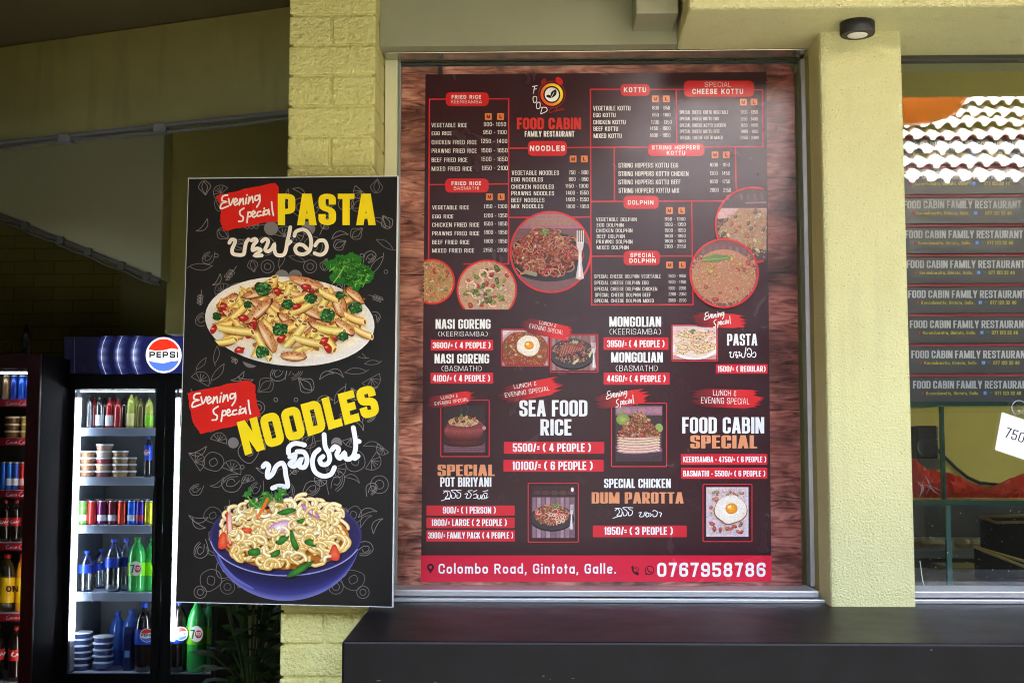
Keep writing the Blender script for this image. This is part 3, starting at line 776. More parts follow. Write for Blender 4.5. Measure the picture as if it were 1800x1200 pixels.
w2 = thing('display_window', 'aluminium framed shop window with stacked boxes behind it', 'window', (1.5, YG, zl+.001))
gx = px1 - .02
link('sill', MB().box(px1+.001, 4.99, 3.80, YG+.03, zl+.014, z_(1037, 3.80)).bevel(.003), M_alu, w2)
link('sill_track', MB().box(px1+.001, 4.99, 3.772, YG+.03, zl+.0005, zl+.0115).bevel(.002), M_alu, w2)
link('glass_pane', MB().box(gx+.022, 4.98, YG, YG+.006, z_(1037,YG)-.01, zs-.012), glass_mat('display glass', (0.93, 0.95, 0.93), 1.25), w2)
link('frame', MB().box(px1+.001, 4.98, YG-.02, YG+.03, zs-.0115, zs-.0005), mat('dark anodised trim', (.09,.09,.07), .35, metal=.6), w2)
link('frame', MB().box(px1-.004, px1+.003, YG-.012, YG+.02, z_(1037,YG), zs-.0125), M_alu, w2)

# downlight
dl = P(1510, 52, 3.60)
dn = thing('downlight', 'round black downlight fixed under the yellow plaster beam', 'lamp', (dl.x, 3.62, zs))
link('housing', MB().lathe([(.020,-.033),(.041,-.037),(.046,-.036),(.0485,-.032),(.0485,-.003),(.047,-.0005)], (dl.x,3.62,zs), 32), mat('matt black lamp housing', (.013,.012,.012), .5), dn)
link('lens', MB().lathe([(.001,-.040),(.020,-.0395),(.027,-.038),(.028,-.0365)], (dl.x,3.62,zs), 24), mat('frosted lamp lens', (.75,.75,.70), .3), dn)
# ================================================================== FOOD ARTWORK (printed pictures)
def clipc(c, r): return lambda x, y, m=0: (x-c[0])**2 + (y-c[1])**2 < (r-m)**2
def clipr(x0, y0, x1, y1): return lambda x, y, m=0: x0+m < x < x1-m and y0+m < y < y1-m
def penne(a, rn, cx, cy, L, W, ang, base):
    ca, sa = math.cos(R(ang)), math.sin(R(ang))
    tr = lambda x, y: (cx + x*ca - y*sa, cy + x*sa + y*ca)
    dark, lite = mixc(base, (120,70,10), .5), mixc(base, (255,250,220), .55)
    n = 7; rows = []
    for v in (-1, -.55, -.1, .4, .8, 1):
        rows.append([tr((-.5 + k/(n-1))*L + v*W*.32, v*W/2 + W*.10*math.sin(math.pi*k/(n-1))) for k in range(n)])
    a.rows(rows, [dark, base, lite, base, mixc(base, dark, .5), dark])
    for sgn in (-1, 1):
        c = tr(sgn*L/2, 0)
        if sgn == 1: a.ell(c[0], c[1], W*.52, W*.26, lite, ang+62, 12); a.ell(c[0], c[1], W*.38, W*.17, mixc(dark, (90,50,10), .4), ang+62, 12)
def chicken(a, rn, cx, cy, L, W, ang):
    a.blob(rn, cx, cy+1, L/2+1, W/2+1, (110,60,25), (90,45,15), .08, 12, ang)
    a.blob(rn, cx, cy, L/2, W/2, (225,180,130), (190,120,65), .1, 12, ang)
    ca, sa = math.cos(R(ang)), math.sin(R(ang))
    for k in range(int(L/3)):
        x = rn.uniform(-.42,.42)*L; y = rn.uniform(-.45,-.1)*W
        a.blob(rn, cx+x*ca-y*sa, cy+x*sa+y*ca, rn.uniform(1,2.4), rn.uniform(.7,1.5), jit(rn,(165,80,35),22), None, .3, 7, ang)
    x, y = 0, W*.2
    a.blob(rn, cx+x*ca-y*sa, cy+x*sa+y*ca, L*.38, W*.17, (240,215,180), (228,190,145), .15, 10, ang)
def broccoli(a, rn, cx, cy, r):
    a.blob(rn, cx, cy, r, r*.85, (20,75,25), (12,45,15), .2)
    for k in range(int(r*3.2)):
        q = rn.uniform(0, 1)**.5*r*.9; t = rn.uniform(0, 6.28); l = rn.random()
        a.blob(rn, cx+q*math.cos(t), cy+q*math.sin(t)*.85, r*.17, r*.15, mixc((15,70,22), (105,165,85), l*l), None, .25, 7)
def noodle(a, rn, pts, w, c, dark=.5):
    a.brush(pts, w*1.22, mixc(c, (105,55,10), dark), n=4)
    a.brush(pts, w*.86, c, n=4)
    a.brush([(x-w*.12, y-w*.16) for x, y in pts], w*.3, mixc(c, (255,253,225), .7), n=4)
def curl(rn, cx, cy, r, span=None):
    a0 = rn.uniform(0, 6.28); span = span or rn.uniform(2.2, 5.2); k = rn.uniform(.55, 1); ro = rn.uniform(0, 3.14)
    pts = []
    for i in range(8):
        t = a0 + span*i/7; x, y = r*math.cos(t), r*k*math.sin(t)
        pts.append((cx + x*math.cos(ro)-y*math.sin(ro) + rn.uniform(-.07,.07)*r, cy + (x*math.sin(ro)+y*math.cos(ro))*.85))
    return pts
def grains(a, rn, inside, bb, n, cols, s=1.7, L=2.1):
    x0, y0, x1, y1 = bb; k = 0; tries = 0
    while k < n and tries < n*6:
        tries += 1
        x, y = rn.uniform(x0, x1), rn.uniform(y0, y1)
        if not inside(x, y): continue
        c = jit(rn, rn.choice(cols), 24)
        a.blob(rn, x, y, s*L*.5*rn.uniform(.7,1.3), s*.5*rn.uniform(.8,1.3), mixc(c,(255,245,220),.15), mixc(c,(40,15,5),.28), .15, 6, rn.uniform(0,180)); k += 1
def chunks(a, rn, inside, bb, n, cols, r0, r1):
    x0, y0, x1, y1 = bb; k = 0; tries = 0
    while k < n and tries < n*8:
        tries += 1
        x, y = rn.uniform(x0, x1), rn.uniform(y0, y1)
        if not inside(x, y, r1): continue
        c = jit(rn, rn.choice(cols), 14); r = rn.uniform(r0, r1); g_ = rn.uniform(0,180)
        a.blob(rn, x+.4, y+.6, r*1.08, r*.72, mixc(c,(40,15,5),.4), None, .2, 9, g_)
        a.blob(rn, x, y, r, r*.62, mixc(c,(255,240,210),.3), mixc(c,(30,8,0),.15), .22, 9, g_); k += 1
def parsley(a, rn, cx, cy, r, c=(60,130,45)):
    for k in range(9):
        t = rn.uniform(0, 6.28); q = rn.uniform(0,.8)*r
        a.blob(rn, cx+q*math.cos(t), cy+q*math.sin(t)*.7, r*.42, r*.2, jit(rn, mixc(c,(190,220,150),rn.random()*.5), 14), mixc(c,(10,40,5),.3), .35, 8, rn.uniform(0,180))
def egg(a, rn, cx, cy, r, ky=.9):
    pts = catmull([(cx+r*(1+rn.uniform(-.07,.07))*math.cos(t*6.283/14), cy+r*ky*(1+rn.uniform(-.07,.07))*math.sin(t*6.283/14)) for t in range(14)], 3, True)
    a.poly([(cx+(x-cx)*1.05, cy+(y-cy)*1.05+1) for x, y in pts], (150,95,50))
    a.fan((cx,cy), pts, (252,248,240), (236,224,205))
    a.ell(cx+r*.05, cy-r*.03, r*.40, r*.36, (250,180,45), 0, 20, (225,130,25))
    a.ell(cx-r*.08, cy-r*.14, r*.13, r*.09, (255,235,170), -20, 10)
    for k in range(12): a.ell(cx+rn.gauss(0,.3)*r, cy+rn.gauss(0,.3)*r, .5, .5, (70,60,40), 0, 5)
def fork(a, x0, y0, x1, y1, w):
    d = Vector((x1-x0, y1-y0)); L = d.length; d.normalize(); nn = Vector((-d.y, d.x)); p = Vector((x0, y0))
    q = lambda t, o: tuple(p + d*L*t + nn*o)
    a.poly([q(.42,-w*.20), q(.42,w*.20), q(.7,w*.28), q(1,w*.55), q(1.03,0), q(1,-w*.55), q(.7,-w*.28)], (205,190,195))
    a.poly([q(.45,-w*.05), q(.45,w*.08), q(.97,w*.2), q(.97,-w*.1)], (245,238,240))
    a.poly([q(.24,-w*.5), q(.24,w*.5), q(.36,w*.42), q(.44,w*.18), q(.44,-w*.18), q(.36,-w*.42)], (215,200,205))
    for o in (-.42,-.14,.14,.42): a.line([q(0, o*w), q(.27, o*w)], w*.14, (225,215,215))
def wood_bg(a, rn, x0, y0, x1, y1, c1=(120,70,72), c2=(175,125,125), n=7, vert=True):
    a.rect(x0, y0, x1, y1, c1)
    for k in range(n):
        t0 = (k+rn.uniform(0,.2))/n; t1 = (k+rn.uniform(.6,.95))/n; c = mixc(c1, c2, rn.random())
        if vert: a.rect(x0+(x1-x0)*t0, y0, x0+(x1-x0)*t1, y1, c)
        else: a.rect(x0, y0+(y1-y0)*t0, x1, y0+(y1-y0)*t1, c)
def plate_rice(a, rn, cx, cy, rx, ry, plate, cols, inside, n):
    a.ell(cx, cy+1.5, rx*1.02, ry*1.04, mixc(plate,(0,0,0),.55))
    a.ell(cx, cy, rx, ry, mixc(plate,(255,255,255),.12), 0, 36, plate)
    a.ell(cx, cy+ry*.04, rx*.86, ry*.8, mixc(cols[0],(30,10,0),.45), 0, 30)
    ins = lambda x, y, m=0: ((x-cx)/(rx*.86))**2 + ((y-cy+ry*.12)/(ry*.86))**2 < 1 and inside(x, y, m)
    grains(a, rn, ins, (cx-rx, cy-ry*1.1, cx+rx, cy+ry), n, cols)
    return ins

# ================================================================== BLACK SPECIAL BOARD
yawb = R(5.2)
nb = Vector((-math.sin(yawb), -math.cos(yawb), 0))
SB = Sheet(P(515, 690, 3.64), nb)
cor = [(331,313),(700,309),(690.5,1067),(308,1058)]
TL, TR, BR, BL = [SB.at(*c) for c in cor]
bd = thing('special_board', 'tall black evening special board with pasta and noodle pictures', 'signboard', (TL+TR+BR+BL)/4*1.0 - Vector((0,0,((TL+TR+BR+BL)/4).z - BL.z)))
link('panel', MB().prism([BL, BR, TR, TL], -nb*.012), mat('white foam board', (.74,.75,.76), .5), bd)
PB = print_mat('board print', .42, spec=.25)
PM = print_mat('menu print', POSTER_ROUGH, spec=.45, bump=(7, .25, .0016))
PF = print_mat('menu photo print', POSTER_ROUGH, spec=.45, grain=.2)
PBF = print_mat('board photo print', .42, spec=.25, grain=.11)
a = Art(SB, .0006); a.st = 1.4e-6; rn = random.Random(11)
a.poly([(332,314.5),(698.3,310.5),(689,1065.5),(309.5,1056.5)], (17,14,14))
G1 = (132,126,122)
def doodle(a, rn, k, x, y, s, ang, g):
    ca, sa = math.cos(R(ang)), math.sin(R(ang))
    T = lambda u, v: (x + s*(u*ca - v*sa), y + s*(u*sa + v*ca))
    W = 1.05
    B = lambda p, cl=False, w=W: a.line(catmull([T(*q) for q in p], 4, cl), w, g, cl)
    if k == 0: a.ring(x, y, s*.9, W, g, 22); a.ring(x, y, s*.45, W, g, 14)
    elif k == 1: B([(-1,.5),(-.5,-.2),(.2,-.5),(.9,-.5),(.4,0),(-.2,.3),(-1,.5)]); B([(.9,-.5),(1.1,-.8)])
    elif k == 2:
        B([(-1,.6),(-.3,.1),(.9,-.7)])
        for t in (-.4,0,.4):
            for sg in (-1,1): B([(t,-.6*t),(t+.2+.2*sg,-.6*t+.35*sg-.1),(t+.55,-.6*t-.2+.2*sg),(t,-.6*t)])
    elif k == 3: B([(0,-1),(.3,-.6),(.75,0),(.4,.6),(0,.75),(-.4,.6),(-.75,0),(-.3,-.6)], True); B([(0,-.9),(.35,0),(0,.7)]); B([(0,-.9),(-.35,0),(0,.7)])
    elif k == 4:
        B([(-1,-.2),(-.7,.5),(0,.85),(.7,.5),(1,-.2)]); B([(-1,-.2),(1,-.2)])
        for t in (-.75,-.35,0,.35,.75): a.line([T(0,-.15), T(t, .62-.45*t*t)], W, g)
    elif k == 5: B([(-1,0),(-.5,-.6),(.2,-.7),(.9,-.2),(.4,-.3),(-.3,-.2),(-1,0)])
    elif k == 6: B([(0,-.9),(.8,-.8),(1,0),(.6,.8),(-.4,.9),(-1,.3),(-.8,-.6)], True); B([(0,-.5),(.4,-.1),(0,.4),(-.4,0)], True)
    elif k == 7: a.ell(x, y, s*.85, s*.85, mixc(g,(120,115,112),.45), 0, 22)
    elif k == 8: a.ring(x, y, 3.4, W, g, 10)
    elif k == 9: B([(-1,.9),(-.7,-.6),(.3,-1),(1,-.4),(.6,.5),(-.2,.9)]); B([(-.6,.4),(-.2,-.3),(.4,-.5),(.5,0),(.1,.3),(-.2,.1)]); B([(-.3,.7),(.5,.3),(.8,-.3)])
for row in range(20):
    for col in range(7):
        if rn.random() < .04: continue
        x = 503 + (col+.5+rn.uniform(-.3,.3))*27; y = 330 + row*37.5 + rn.uniform(-14,14)
        k = rn.choice([0,1,2,2,3,4,5,5,6,7,8,8,9,9]); s = rn.uniform(11,19); ang = rn.uniform(-60,60)
        for sg in (1,-1):
            xx = 503 + sg*(x-503) - (y-690)*.022
            if not (334-(y-313)*.031 + s*1.12 < xx < 698-(y-313)*.013 - s*1.12) or y > 1042 or y < 325: continue
            doodle(a, random.Random(row*10+col), k, xx, y, s, ang*sg + (0 if sg > 0 else 180), mixc(G1,(60,56,55),rn.random()*.4))
a.out('printed_background', bd, PB)
def zmap(ox, oy, k=4.2857): return lambda p: (ox + p[0]/k, oy + p[1]/k)
Z1, Z2, Z3 = zmap(300,300), zmap(300,560), zmap(300,800)
def ragged(rn, pts, n, amp):
    out = []
    for i in range(len(pts)):
        p, q = Vector(pts[i]), Vector(pts[(i+1) % len(pts)])
        for k in range(n):
            v = p.lerp(q, k/n); out.append((v.x+rn.uniform(-amp,amp), v.y+rn.uniform(-amp,amp)))
    return out
RED = (208,24,14)
B0 = .0032
for Z, outl, emap in ((Z1, [(345,190),(520,150),(790,92),(812,120),(815,385),(700,395),(400,458),(375,380),(385,300)], lambda p: Z1(p)),
                      (Z2, [(130,560),(350,510),(590,462),(640,500),(645,600),(680,730),(500,800),(230,868),(170,780),(150,690)], lambda p: Z2((165+(p[0]-378)*1.10, 557+(p[1]-182)*1.02)))):
    a = Art(SB, B0); a.poly(ragged(rn, [Z(p) for p in outl], 7, .9), RED)
    bg_ = a.out('brush_badge', bd, PB)
    a = Art(SB, B0+.0003); evening(a, emap, 2.9, (238,228,215)); a.out('lettering', bg_, PB)
YEL = (240,214,12)
a = Art(SB, B0+.0004); text(a, 'PASTA', 489, 661, 341, 396, YEL, wt=.40, tyk=.72, gap=.10); a.out('title', bd, PB)
a = Art(SB, B0+.0004)
# NOODLES along a rising baseline (corner points traced)
q00, q10, q01, q11 = (416.7,742), (657,675), (431.5,800), (669,728)
def tfN(p):
    u, v = p[0]/100, p[1]/30
    return tuple((q00[i]*(1-u)+q10[i]*u)*(1-v) + (q01[i]*(1-u)+q11[i]*u)*v for i in (0,1))
a.tf = tfN; text(a, 'NOODLES', 0, 100, 0, 30, YEL, wt=.39, tyk=1.35, gap=.10, rad=.35); a.out('title', bd, PB)
a = Art(SB, B0+.0004)
for s in SINH_PASTA: a.brush([Z1(p) for p in s], 9.6, (30,28,28), rise=3e-6)
for s in SINH_PASTA: a.brush([Z1(p) for p in s], 6.5, (236,226,208), rise=3e-6)
a.out('local_script_title', bd, PB)
a = Art(SB, .0042)
for s in SINH_NOODLE: a.brush([Z2(p) for p in s], 12.2, (15,14,16), rise=3e-6)
for s in SINH_NOODLE: a.brush([Z2(p) for p in s], 8.4, (240,243,250), rise=3e-6)
a.out('local_script_title', bd, PB)
# lettuce
a = Art(SB, B0); rn = random.Random(5)
outl = catmull([Z1(p) for p in [(1150,690),(1230,670),(1260,630),(1320,640),(1370,615),(1440,660),(1440,700),(1490,720),(1535,780),(1505,840),(1450,850),(1400,910),(1330,860),(1240,850),(1200,800),(1230,750),(1180,735)]], 4, True)
a.poly(ragged(rn, outl, 2, 1.4), (28,110,22))
for k in range(240):
    t = rn.uniform(0,6.28); q = rn.random()**.5
    x, y = 617+33*q*math.cos(t)+rn.gauss(0,3), 478+23*q*math.sin(t)+8*q*math.cos(t)
    l = rn.random(); a.brush([(x,y),(x+rn.uniform(-4,4),y+rn.uniform(-4,4)),(x+rn.uniform(-6,6),y+rn.uniform(-5,5))], rn.uniform(.9,2.2), mixc((14,70,12),(120,200,70),l*l), n=3)
a.brush([(588,497),(596,486),(606,470)], 2, (150,190,110))
a.out('lettuce_picture', bd, PBF)
# pasta plate
a = Art(SB, B0+.0001); rn = random.Random(21)
a.ell(512, 570, 152, 82, (9,8,8), 3, 48)
a.ell(510, 565, 149, 78, (244,240,232), 4, 48, (226,220,212))
a.ell(510, 560, 138, 68, (232,206,150), 4, 48, (238,226,200))
ins = lambda x, y, m=0: ((x-508)/132)**2 + ((y-558)/63)**2 < 1
items = []
for k in range(150):
    t, q = rn.uniform(0,6.28), rn.random()**.5
    items.append((508+120*q*math.cos(t), 554+57*q*math.sin(t), rn.choice('ppppppcrrm')))
items.sort(key=lambda i: i[1])
for x, y, k in items:
    if k == 'p': a.ell(x+1.5, y+3, 15, 6, (150,95,30), rn.uniform(-60,60), 12); penne(a, rn, x, y, rn.uniform(36,48), rn.uniform(11.5,14), rn.uniform(-75,60), jit(rn,(236,196,92),12))
    elif k == 'c': chicken(a, rn, x, y, rn.uniform(38,52), 15, rn.choice([-40,-30,25,40,60]))
    elif k == 'r': a.blob(rn, x, y, 9, 6, (196,40,28), (130,18,12), .25, 9, rn.uniform(0,180)); a.blob(rn, x-1.5, y-1.5, 4, 1.8, (236,120,100), None, .2, 8)
    else: a.blob(rn, x, y, 14, 8, (225,200,150), (165,115,60), .15, 12, rn.uniform(-40,40))
for x, y, L, W, an in ((540,497,62,17,17),(455,515,58,15,-14),(455,548,66,18,-42),(598,535,48,22,70),(625,520,40,13,38),(548,548,56,16,28),(472,592,62,18,62),(518,626,46,16,2),(562,574,40,14,25)): chicken(a, rn, x, y, L, W, an)
for x, y, L, W, an in ((520,528,52,13,-18),(425,545,40,12,-45),(415,580,62,13,8),(520,590,52,13,-50),(583,580,50,14,8),(545,600,50,13,12),(580,520,38,12,25),(465,610,50,12,60),(625,560,38,12,20),(535,540,48,13,-28),(640,585,34,11,25),(400,600,34,11,-10)): 
    a.ell(x+1, y+4, L*.45, W*.5, (140,90,35), an, 12); penne(a, rn, x, y, L, W, an, jit(rn,(240,202,100),10))
for x, y, r in ((464,508,14),(508,535,11),(548,525,11),(494,580,14),(577,555,14),(384,556,8),(463,619,13),(438,536,8),(605,592,10),(627,542,12),(600,520,8)): broccoli(a, rn, x, y, r)
for x, y in ((523,540),(490,513),(396,540),(430,560),(498,595),(572,600),(424,616),(578,612),(540,505),(450,566),(378,580)):
    a.blob(rn, x, y, 9, 6, (204,38,26), (140,16,12), .25, 9, rn.uniform(0,180)); a.blob(rn, x-2, y-1.5, 3.5, 1.6, (240,140,120), None, .2, 8)
for k in range(90):
    t, q = rn.uniform(0,6.28), rn.random()**.5; a.blob(rn, 508+128*q*math.cos(t), 556+60*q*math.sin(t), 1.1, .8, rn.choice([(40,80,25),(90,60,20),(250,240,205)]), None, .3, 6)
a.out('pasta_plate_picture', bd, PBF)
# noodle bowl
a = Art(SB, B0); rn = random.Random(8)
cx, cy, rx, ry = 503, 941, 133.5, 70
n = 40; rows, cols = [], []
for i, v in enumerate((0, .25, .5, .75, 1)):
    rows.append([(cx - rx*math.cos(math.pi*k/n)*(1-.02*v), cy + math.sin(math.pi*k/n)*(ry*(1-v) + 114*v)) for k in range(n+1)])
    cols.append(((20,18,48),(26,23,70),(33,30,86),(52,52,120),(108,110,172))[i])
a.rows(rows, cols)
a.ell(cx, cy, rx, ry, (50,47,98), 0, 48); a.ell(cx, cy+.5, rx-3.5, ry-3, (22,18,44), 0, 48, (38,32,82))
a.brush([(cx-rx*math.cos(t), cy+ry*math.sin(t)) for t in [R(8+i*8) for i in range(20)]], 2.0, (150,150,205), n=2)
a.brush([(383,974),(395,996),(416,1017),(446,1034)], 5, (96,98,165), taper=True)
insb = lambda x, y: ((x-503)/115)**2 + ((y-940)/(60 if y > 940 else 72))**2 < 1
a.ell(503, 946, 112, 54, (190,110,30), 0, 36)
pts = []
while len(pts) < 230:
    x, y = rn.uniform(390,612), rn.uniform(876,1004)
    if insb(x, y) and ((x-503)/104)**2 + ((y-934)/62)**2 < 1: pts.append((x, y))
pts.sort(key=lambda p: p[1]*.35 + rn.uniform(0, 30))
for x, y in pts:
    l = max(0, min(1, (1010-y)/120)); c = mixc((222,164,58), (255,238,176), l*.75 + rn.random()*.35)
    noodle(a, rn, [(px_, min(py_, cy+58*math.sqrt(max(.02,1-((px_-cx)/118)**2)))) for px_, py_ in curl(rn, x, y, rn.uniform(8,20))], rn.uniform(5.0,6.6), c, .28)
def veg(p, c, e, hl=None):
    a.fan((sum(q[0] for q in p)/len(p), sum(q[1] for q in p)/len(p)), catmull(p, 4, True), c, e)
GR, GE = (62,140,42), (24,80,18)
for p in ([(514,925),(522,945),(529,962),(522,966),(514,950)], [(487,952),(500,940),(512,942),(498,956)], [(545,946),(560,950),(556,960),(538,953)], [(440,966),(458,962),(460,974),(442,975)],
          [(478,972),(494,964),(494,974),(480,978)], [(506,1012),(524,996),(556,983),(540,1000),(520,1011)], [(490,900),(512,892),(524,896),(504,904)], [(524,914),(540,910),(536,920)]): veg(p, GR, GE)
RD = (205,48,22)
for p in ([(402,898),(412,920),(412,955),(404,952)], [(390,940),(400,935),(402,960),(388,962)], [(590,955),(600,972),(596,984),(580,978)], [(474,870),(480,878),(462,900),(456,898)], [(490,876),(502,880),(498,886)], [(430,926),(446,928),(442,936),(430,934)]):
    veg(p, (232,110,70), RD)
veg([(404,905),(410,905),(411,950),(405,948)], (245,225,215), (225,150,130))
veg([(470,940),(480,922),(500,914),(518,916),(508,930),(486,940)], (250,244,248), (190,120,175))
veg([(532,885),(550,892),(566,908),(556,908),(540,896)], (240,215,235), (160,70,150))
for k in range(60):
    x, y = rn.uniform(410,590), rn.uniform(885,985)
    if insb(x, y) and rn.random() < .6: noodle(a, rn, curl(rn, x, y, rn.uniform(7,14), rn.uniform(1.5,3.2)), rn.uniform(4.2,5.4), mixc((236,194,96),(255,246,205), rn.random()), .3)
for c in ((438,866,9),(446,882,8),(470,880,9),(478,868,9),(492,872,10),(458,888,7),(500,864,8)): parsley(a, rn, c[0], c[1], c[2]*1.5, (48,128,36))
a.brush([(440,872),(450,886),(462,892)], 2.2, (110,170,80))
a.brush([(474,876),(466,892),(457,908)], 5, (226,110,30))
a.out('noodle_bowl_picture', bd, PBF)


# ================================================================== BIG MENU POSTER
SM = Sheet((0, YG-.0015, 0), (0, -1, 0))
po = thing('menu_poster', 'large restaurant menu poster with wood print border stuck on the window', 'poster', SM.at(1050, 1028))
m = MB(); outl = [(697,1029),(1410,1029),(1403,560),(1396.5,150),(1394,124),(1386,112.5),(706,118)]
m.add([SM.at(*p) for p in outl], [list(range(len(outl)))])
m2 = MB().prism([SM.at(*p) for p in outl], (0, .001, 0))
bp2 = link('wood_print', m2, plank_print('printed red brown planks'), po)
a = Art(SM, .0004)
for y0, x0, x1 in ((483,697,744),(707,697,743),(300,703,747),(866,697,742),(480,1349,1402),(720,1352,1405),(880,1354,1408),(312,1348,1399)):
    a.line([(x0,y0),((x0+x1)/2,y0-.6),(x1,y0+.4)], 1.5, (30,10,10)); a.out('plank_joint', po, PM); a = Art(SM, .0004)
rn = random.Random(4)
a.rect(770,117.2,778,131,(26,12,10))
a.out('plank_joint', po, PM)
D0 = .0008
a = Art(SM, D0); a.st = 1.2e-6
a.poly([(748,131),(1347,127),(1356,1021),(740,1021)], (50,13,24))
rn = random.Random(31)
for k in range(46):                                   # faint printed drawings in the dark ground
    x, y = rn.uniform(765,1335), rn.uniform(545,962); s = rn.uniform(10,24)
    doodle(a, rn, rn.choice([0,1,2,3,4,6,9]), x, y, s, rn.uniform(0,180), (60,24,34))
for k in range(26):
    x, y = rn.uniform(770,1320), rn.uniform(150,530); a.brush([(x,y),(x+rn.uniform(-30,30),y+rn.uniform(-22,22)),(x+rn.uniform(-50,50),y+rn.uniform(-40,40))], rn.uniform(.8,2), (54,18,29))
a.out('dark_panel', po, PM)
L1 = .0018; L2 = .0030; L3 = .0055
FR = (204,34,40)
a = Art(SM, L1)
def hv(pts, w=2.3): a.line(pts, w, FR)
hv([(754,175),(894,174),(894,464),(815,464)]); hv([(755,174),(753.6,457)]); hv([(754,325),(894,323.5)])
hv([(894,261),(1038,259.5)]); hv([(894,382.5),(930,382.3)]); hv([(1005,382),(1038,381.5)])
hv([(1038,157.5),(1340,158.5),(1341,258.5),(1037,259.5)]); hv([(1037.8,157),(1038.5,382),(1040,537)]); hv([(1188.3,158),(1189.5,259)])
hv([(1079.8,259),(1080,354.5)]); hv([(1292.5,259),(1294,343)]); hv([(1039,354.5),(1272,353.5)]); hv([(1215.7,354),(1218,536)])
hv([(1039,450.5),(1217,450)]); hv([(1040,535.8),(1219,535.5)])
a.out('frame_lines', po, PM)
WH = (232,228,226)
def badge(x0, y0, x1, y1, lines):
    a = Art(SM, L2); a.rrect(x0, y0, x1, y1, 9, (206,26,32)); b = a.out('heading_badge', po, PM)
    a = Art(SM, L2+.0004)
    for s, xa, xb, ya, yb, w_ in lines: text(a, s, xa, xb, ya, yb, WH, wt=w_, tyk=1, gap=.34 if w_ > .2 else .3, sp=.5)
    a.out('lettering', b, PM)
badge(783.6,163,859,187,[('FRIED RICE',794,845.6,168,174.4,.28),('KEERISAMBA',793,847,176.6,182.6,.12)])
badge(782.6,314.4,859,339,[('FRIED RICE',793.8,845.6,319.6,326,.28),('BASMATHI',798,841.6,328,334.2,.12)])
badge(928,248.4,996.4,274.4,[('NOODLES',931.4,993,256.6,266,.27)])
badge(1090.6,148,1142,169.5,[('KOTTU',1096.5,1135.6,154.3,163,.27)])
badge(1202,142.7,1325,171,[('SPECIAL',1238.6,1285,145,153.2,.10),('CHEESE KOTTU',1216.8,1306,157,166,.27)])
badge(1139,253,1238,275.3,[('STRING HOPPERS',1145.7,1229.5,256.3,263.6,.25),('KOTTU',1171.9,1204,265.8,273,.25)])
badge(1095.9,344.4,1157.7,367.6,[('DOLPHIN',1103.5,1148.4,352.4,360.2,.24)])
badge(1096,441,1160,466.4,[('SPECIAL',1108,1150.4,445,452.2,.25),('DOLPHIN',1106.4,1152.5,454.6,462.2,.25)])
def ml(xm, xl_, y):
    for ch, x in (('M', xm), ('L', xl_)):
        a = Art(SM, L2); a.rrect(x, y, x+12, y+12, 1.5, (222,122,62)); b = a.out('size_tile', po, PM)
        a = Art(SM, L2+.0004); text(a, ch, x+(3 if ch == 'M' else 4), x+(9 if ch == 'M' else 8.4), y+2.8, y+9.2, (60,20,10), wt=.3, tyk=.9); a.out('lettering', b, PM)
for t in ((852.4,874,199.6),(854.4,875,340.4),(1001.4,1021,274),(1146,1165,168.6),(1300.4,1319,174.4),(1250.6,1270.4,266.8),(1170.4,1192,364.6),(1170.8,1193,460)): ml(*t)
def plist(items, prices, wt=.235, gap=.28):
    wt = min(wt, .27)
    a = Art(SM, L2)
    for s, xa, xb, ya, yb in items: text(a, s, xa, xb, ya, yb, (232,228,226), wt=wt, gap=gap, tyk=.8, sp=.55)
    a.out('price_list', po, PM); a = Art(SM, L2)
    for s, xa, xb, ya, yb in prices: text(a, s, xa, xb, ya, yb, (236,232,230), wt=min(wt,.215), gap=.3, tyk=.8, sp=.42)
    a.out('price_column', po, PM)
plist([('VEGETABLE RICE',758.6,821,217,224.4),('EGG RICE',759,794,231.8,238.4),('CHICKEN FRIED RICE',759,838,247,254.4),('PRAWNS FRIED RICE',759,838,262,269.4),('BEEF FRIED RICE',759,821.6,278,285.4),('MIXED FRIED RICE',759,830,293.6,301)],
      [('900- 1050',850.6,889.6,215.4,222.6),('950 - 1100',849.6,890.6,229.4,236.4),('1250 - 1400',845.6,891.6,245,252.2),('1500 - 1650',846,892,261.2,268.6),('1500 - 1650',846,892,276.4,284),('1950 - 2100',847,892.4,292,299.6)])
plist([('VEGETABLE RICE',760,824.4,361.4,368.6),('EGG RICE',760.4,797,377.6,384.4),('CHICKEN FRIED RICE',760,842.6,392,399.2),('PRAWNS FRIED RICE',760,842.6,407,414.2),('BEEF FRIED RICE',760,825.2,422.4,429.6),('MIXED FRIED RICE',760,833.6,437,444.4)],
      [('1150 - 1300',850.6,891.6,359.6,366.4),('1200 - 1350',850.6,891.6,375.8,382.6),('1500 - 1650',850.6,891.6,390.2,397),('1800 - 1950',851,891.6,405,411.8),('1800 - 1950',851,891.6,420.8,427.4),('2150 - 2300',850,891.6,436.4,443)])
plist([('VEGETABLE NOODLES',899.6,982.6,300.4,308),('EGG NOODLES',899,954.4,312.4,319.8),('CHICKEN NOODLES',899,973.6,325,332.4),('PRAWNS NOODLES',899,974,336.6,344),('BEEF NOODLES',899,957,348.6,356),('MIX NOODLES',899,955,359.4,366.6)],
      [('750  - 900',1000,1034,300,307),('800  - 950',1000,1034,312,318.6),('1150 - 1300',994,1034,324,330.6),('1400 - 1550',995,1034.4,336,342.6),('1400 - 1550',995,1034.4,347.6,354.4),('1800 - 1950',995.4,1035,360,366.6)])
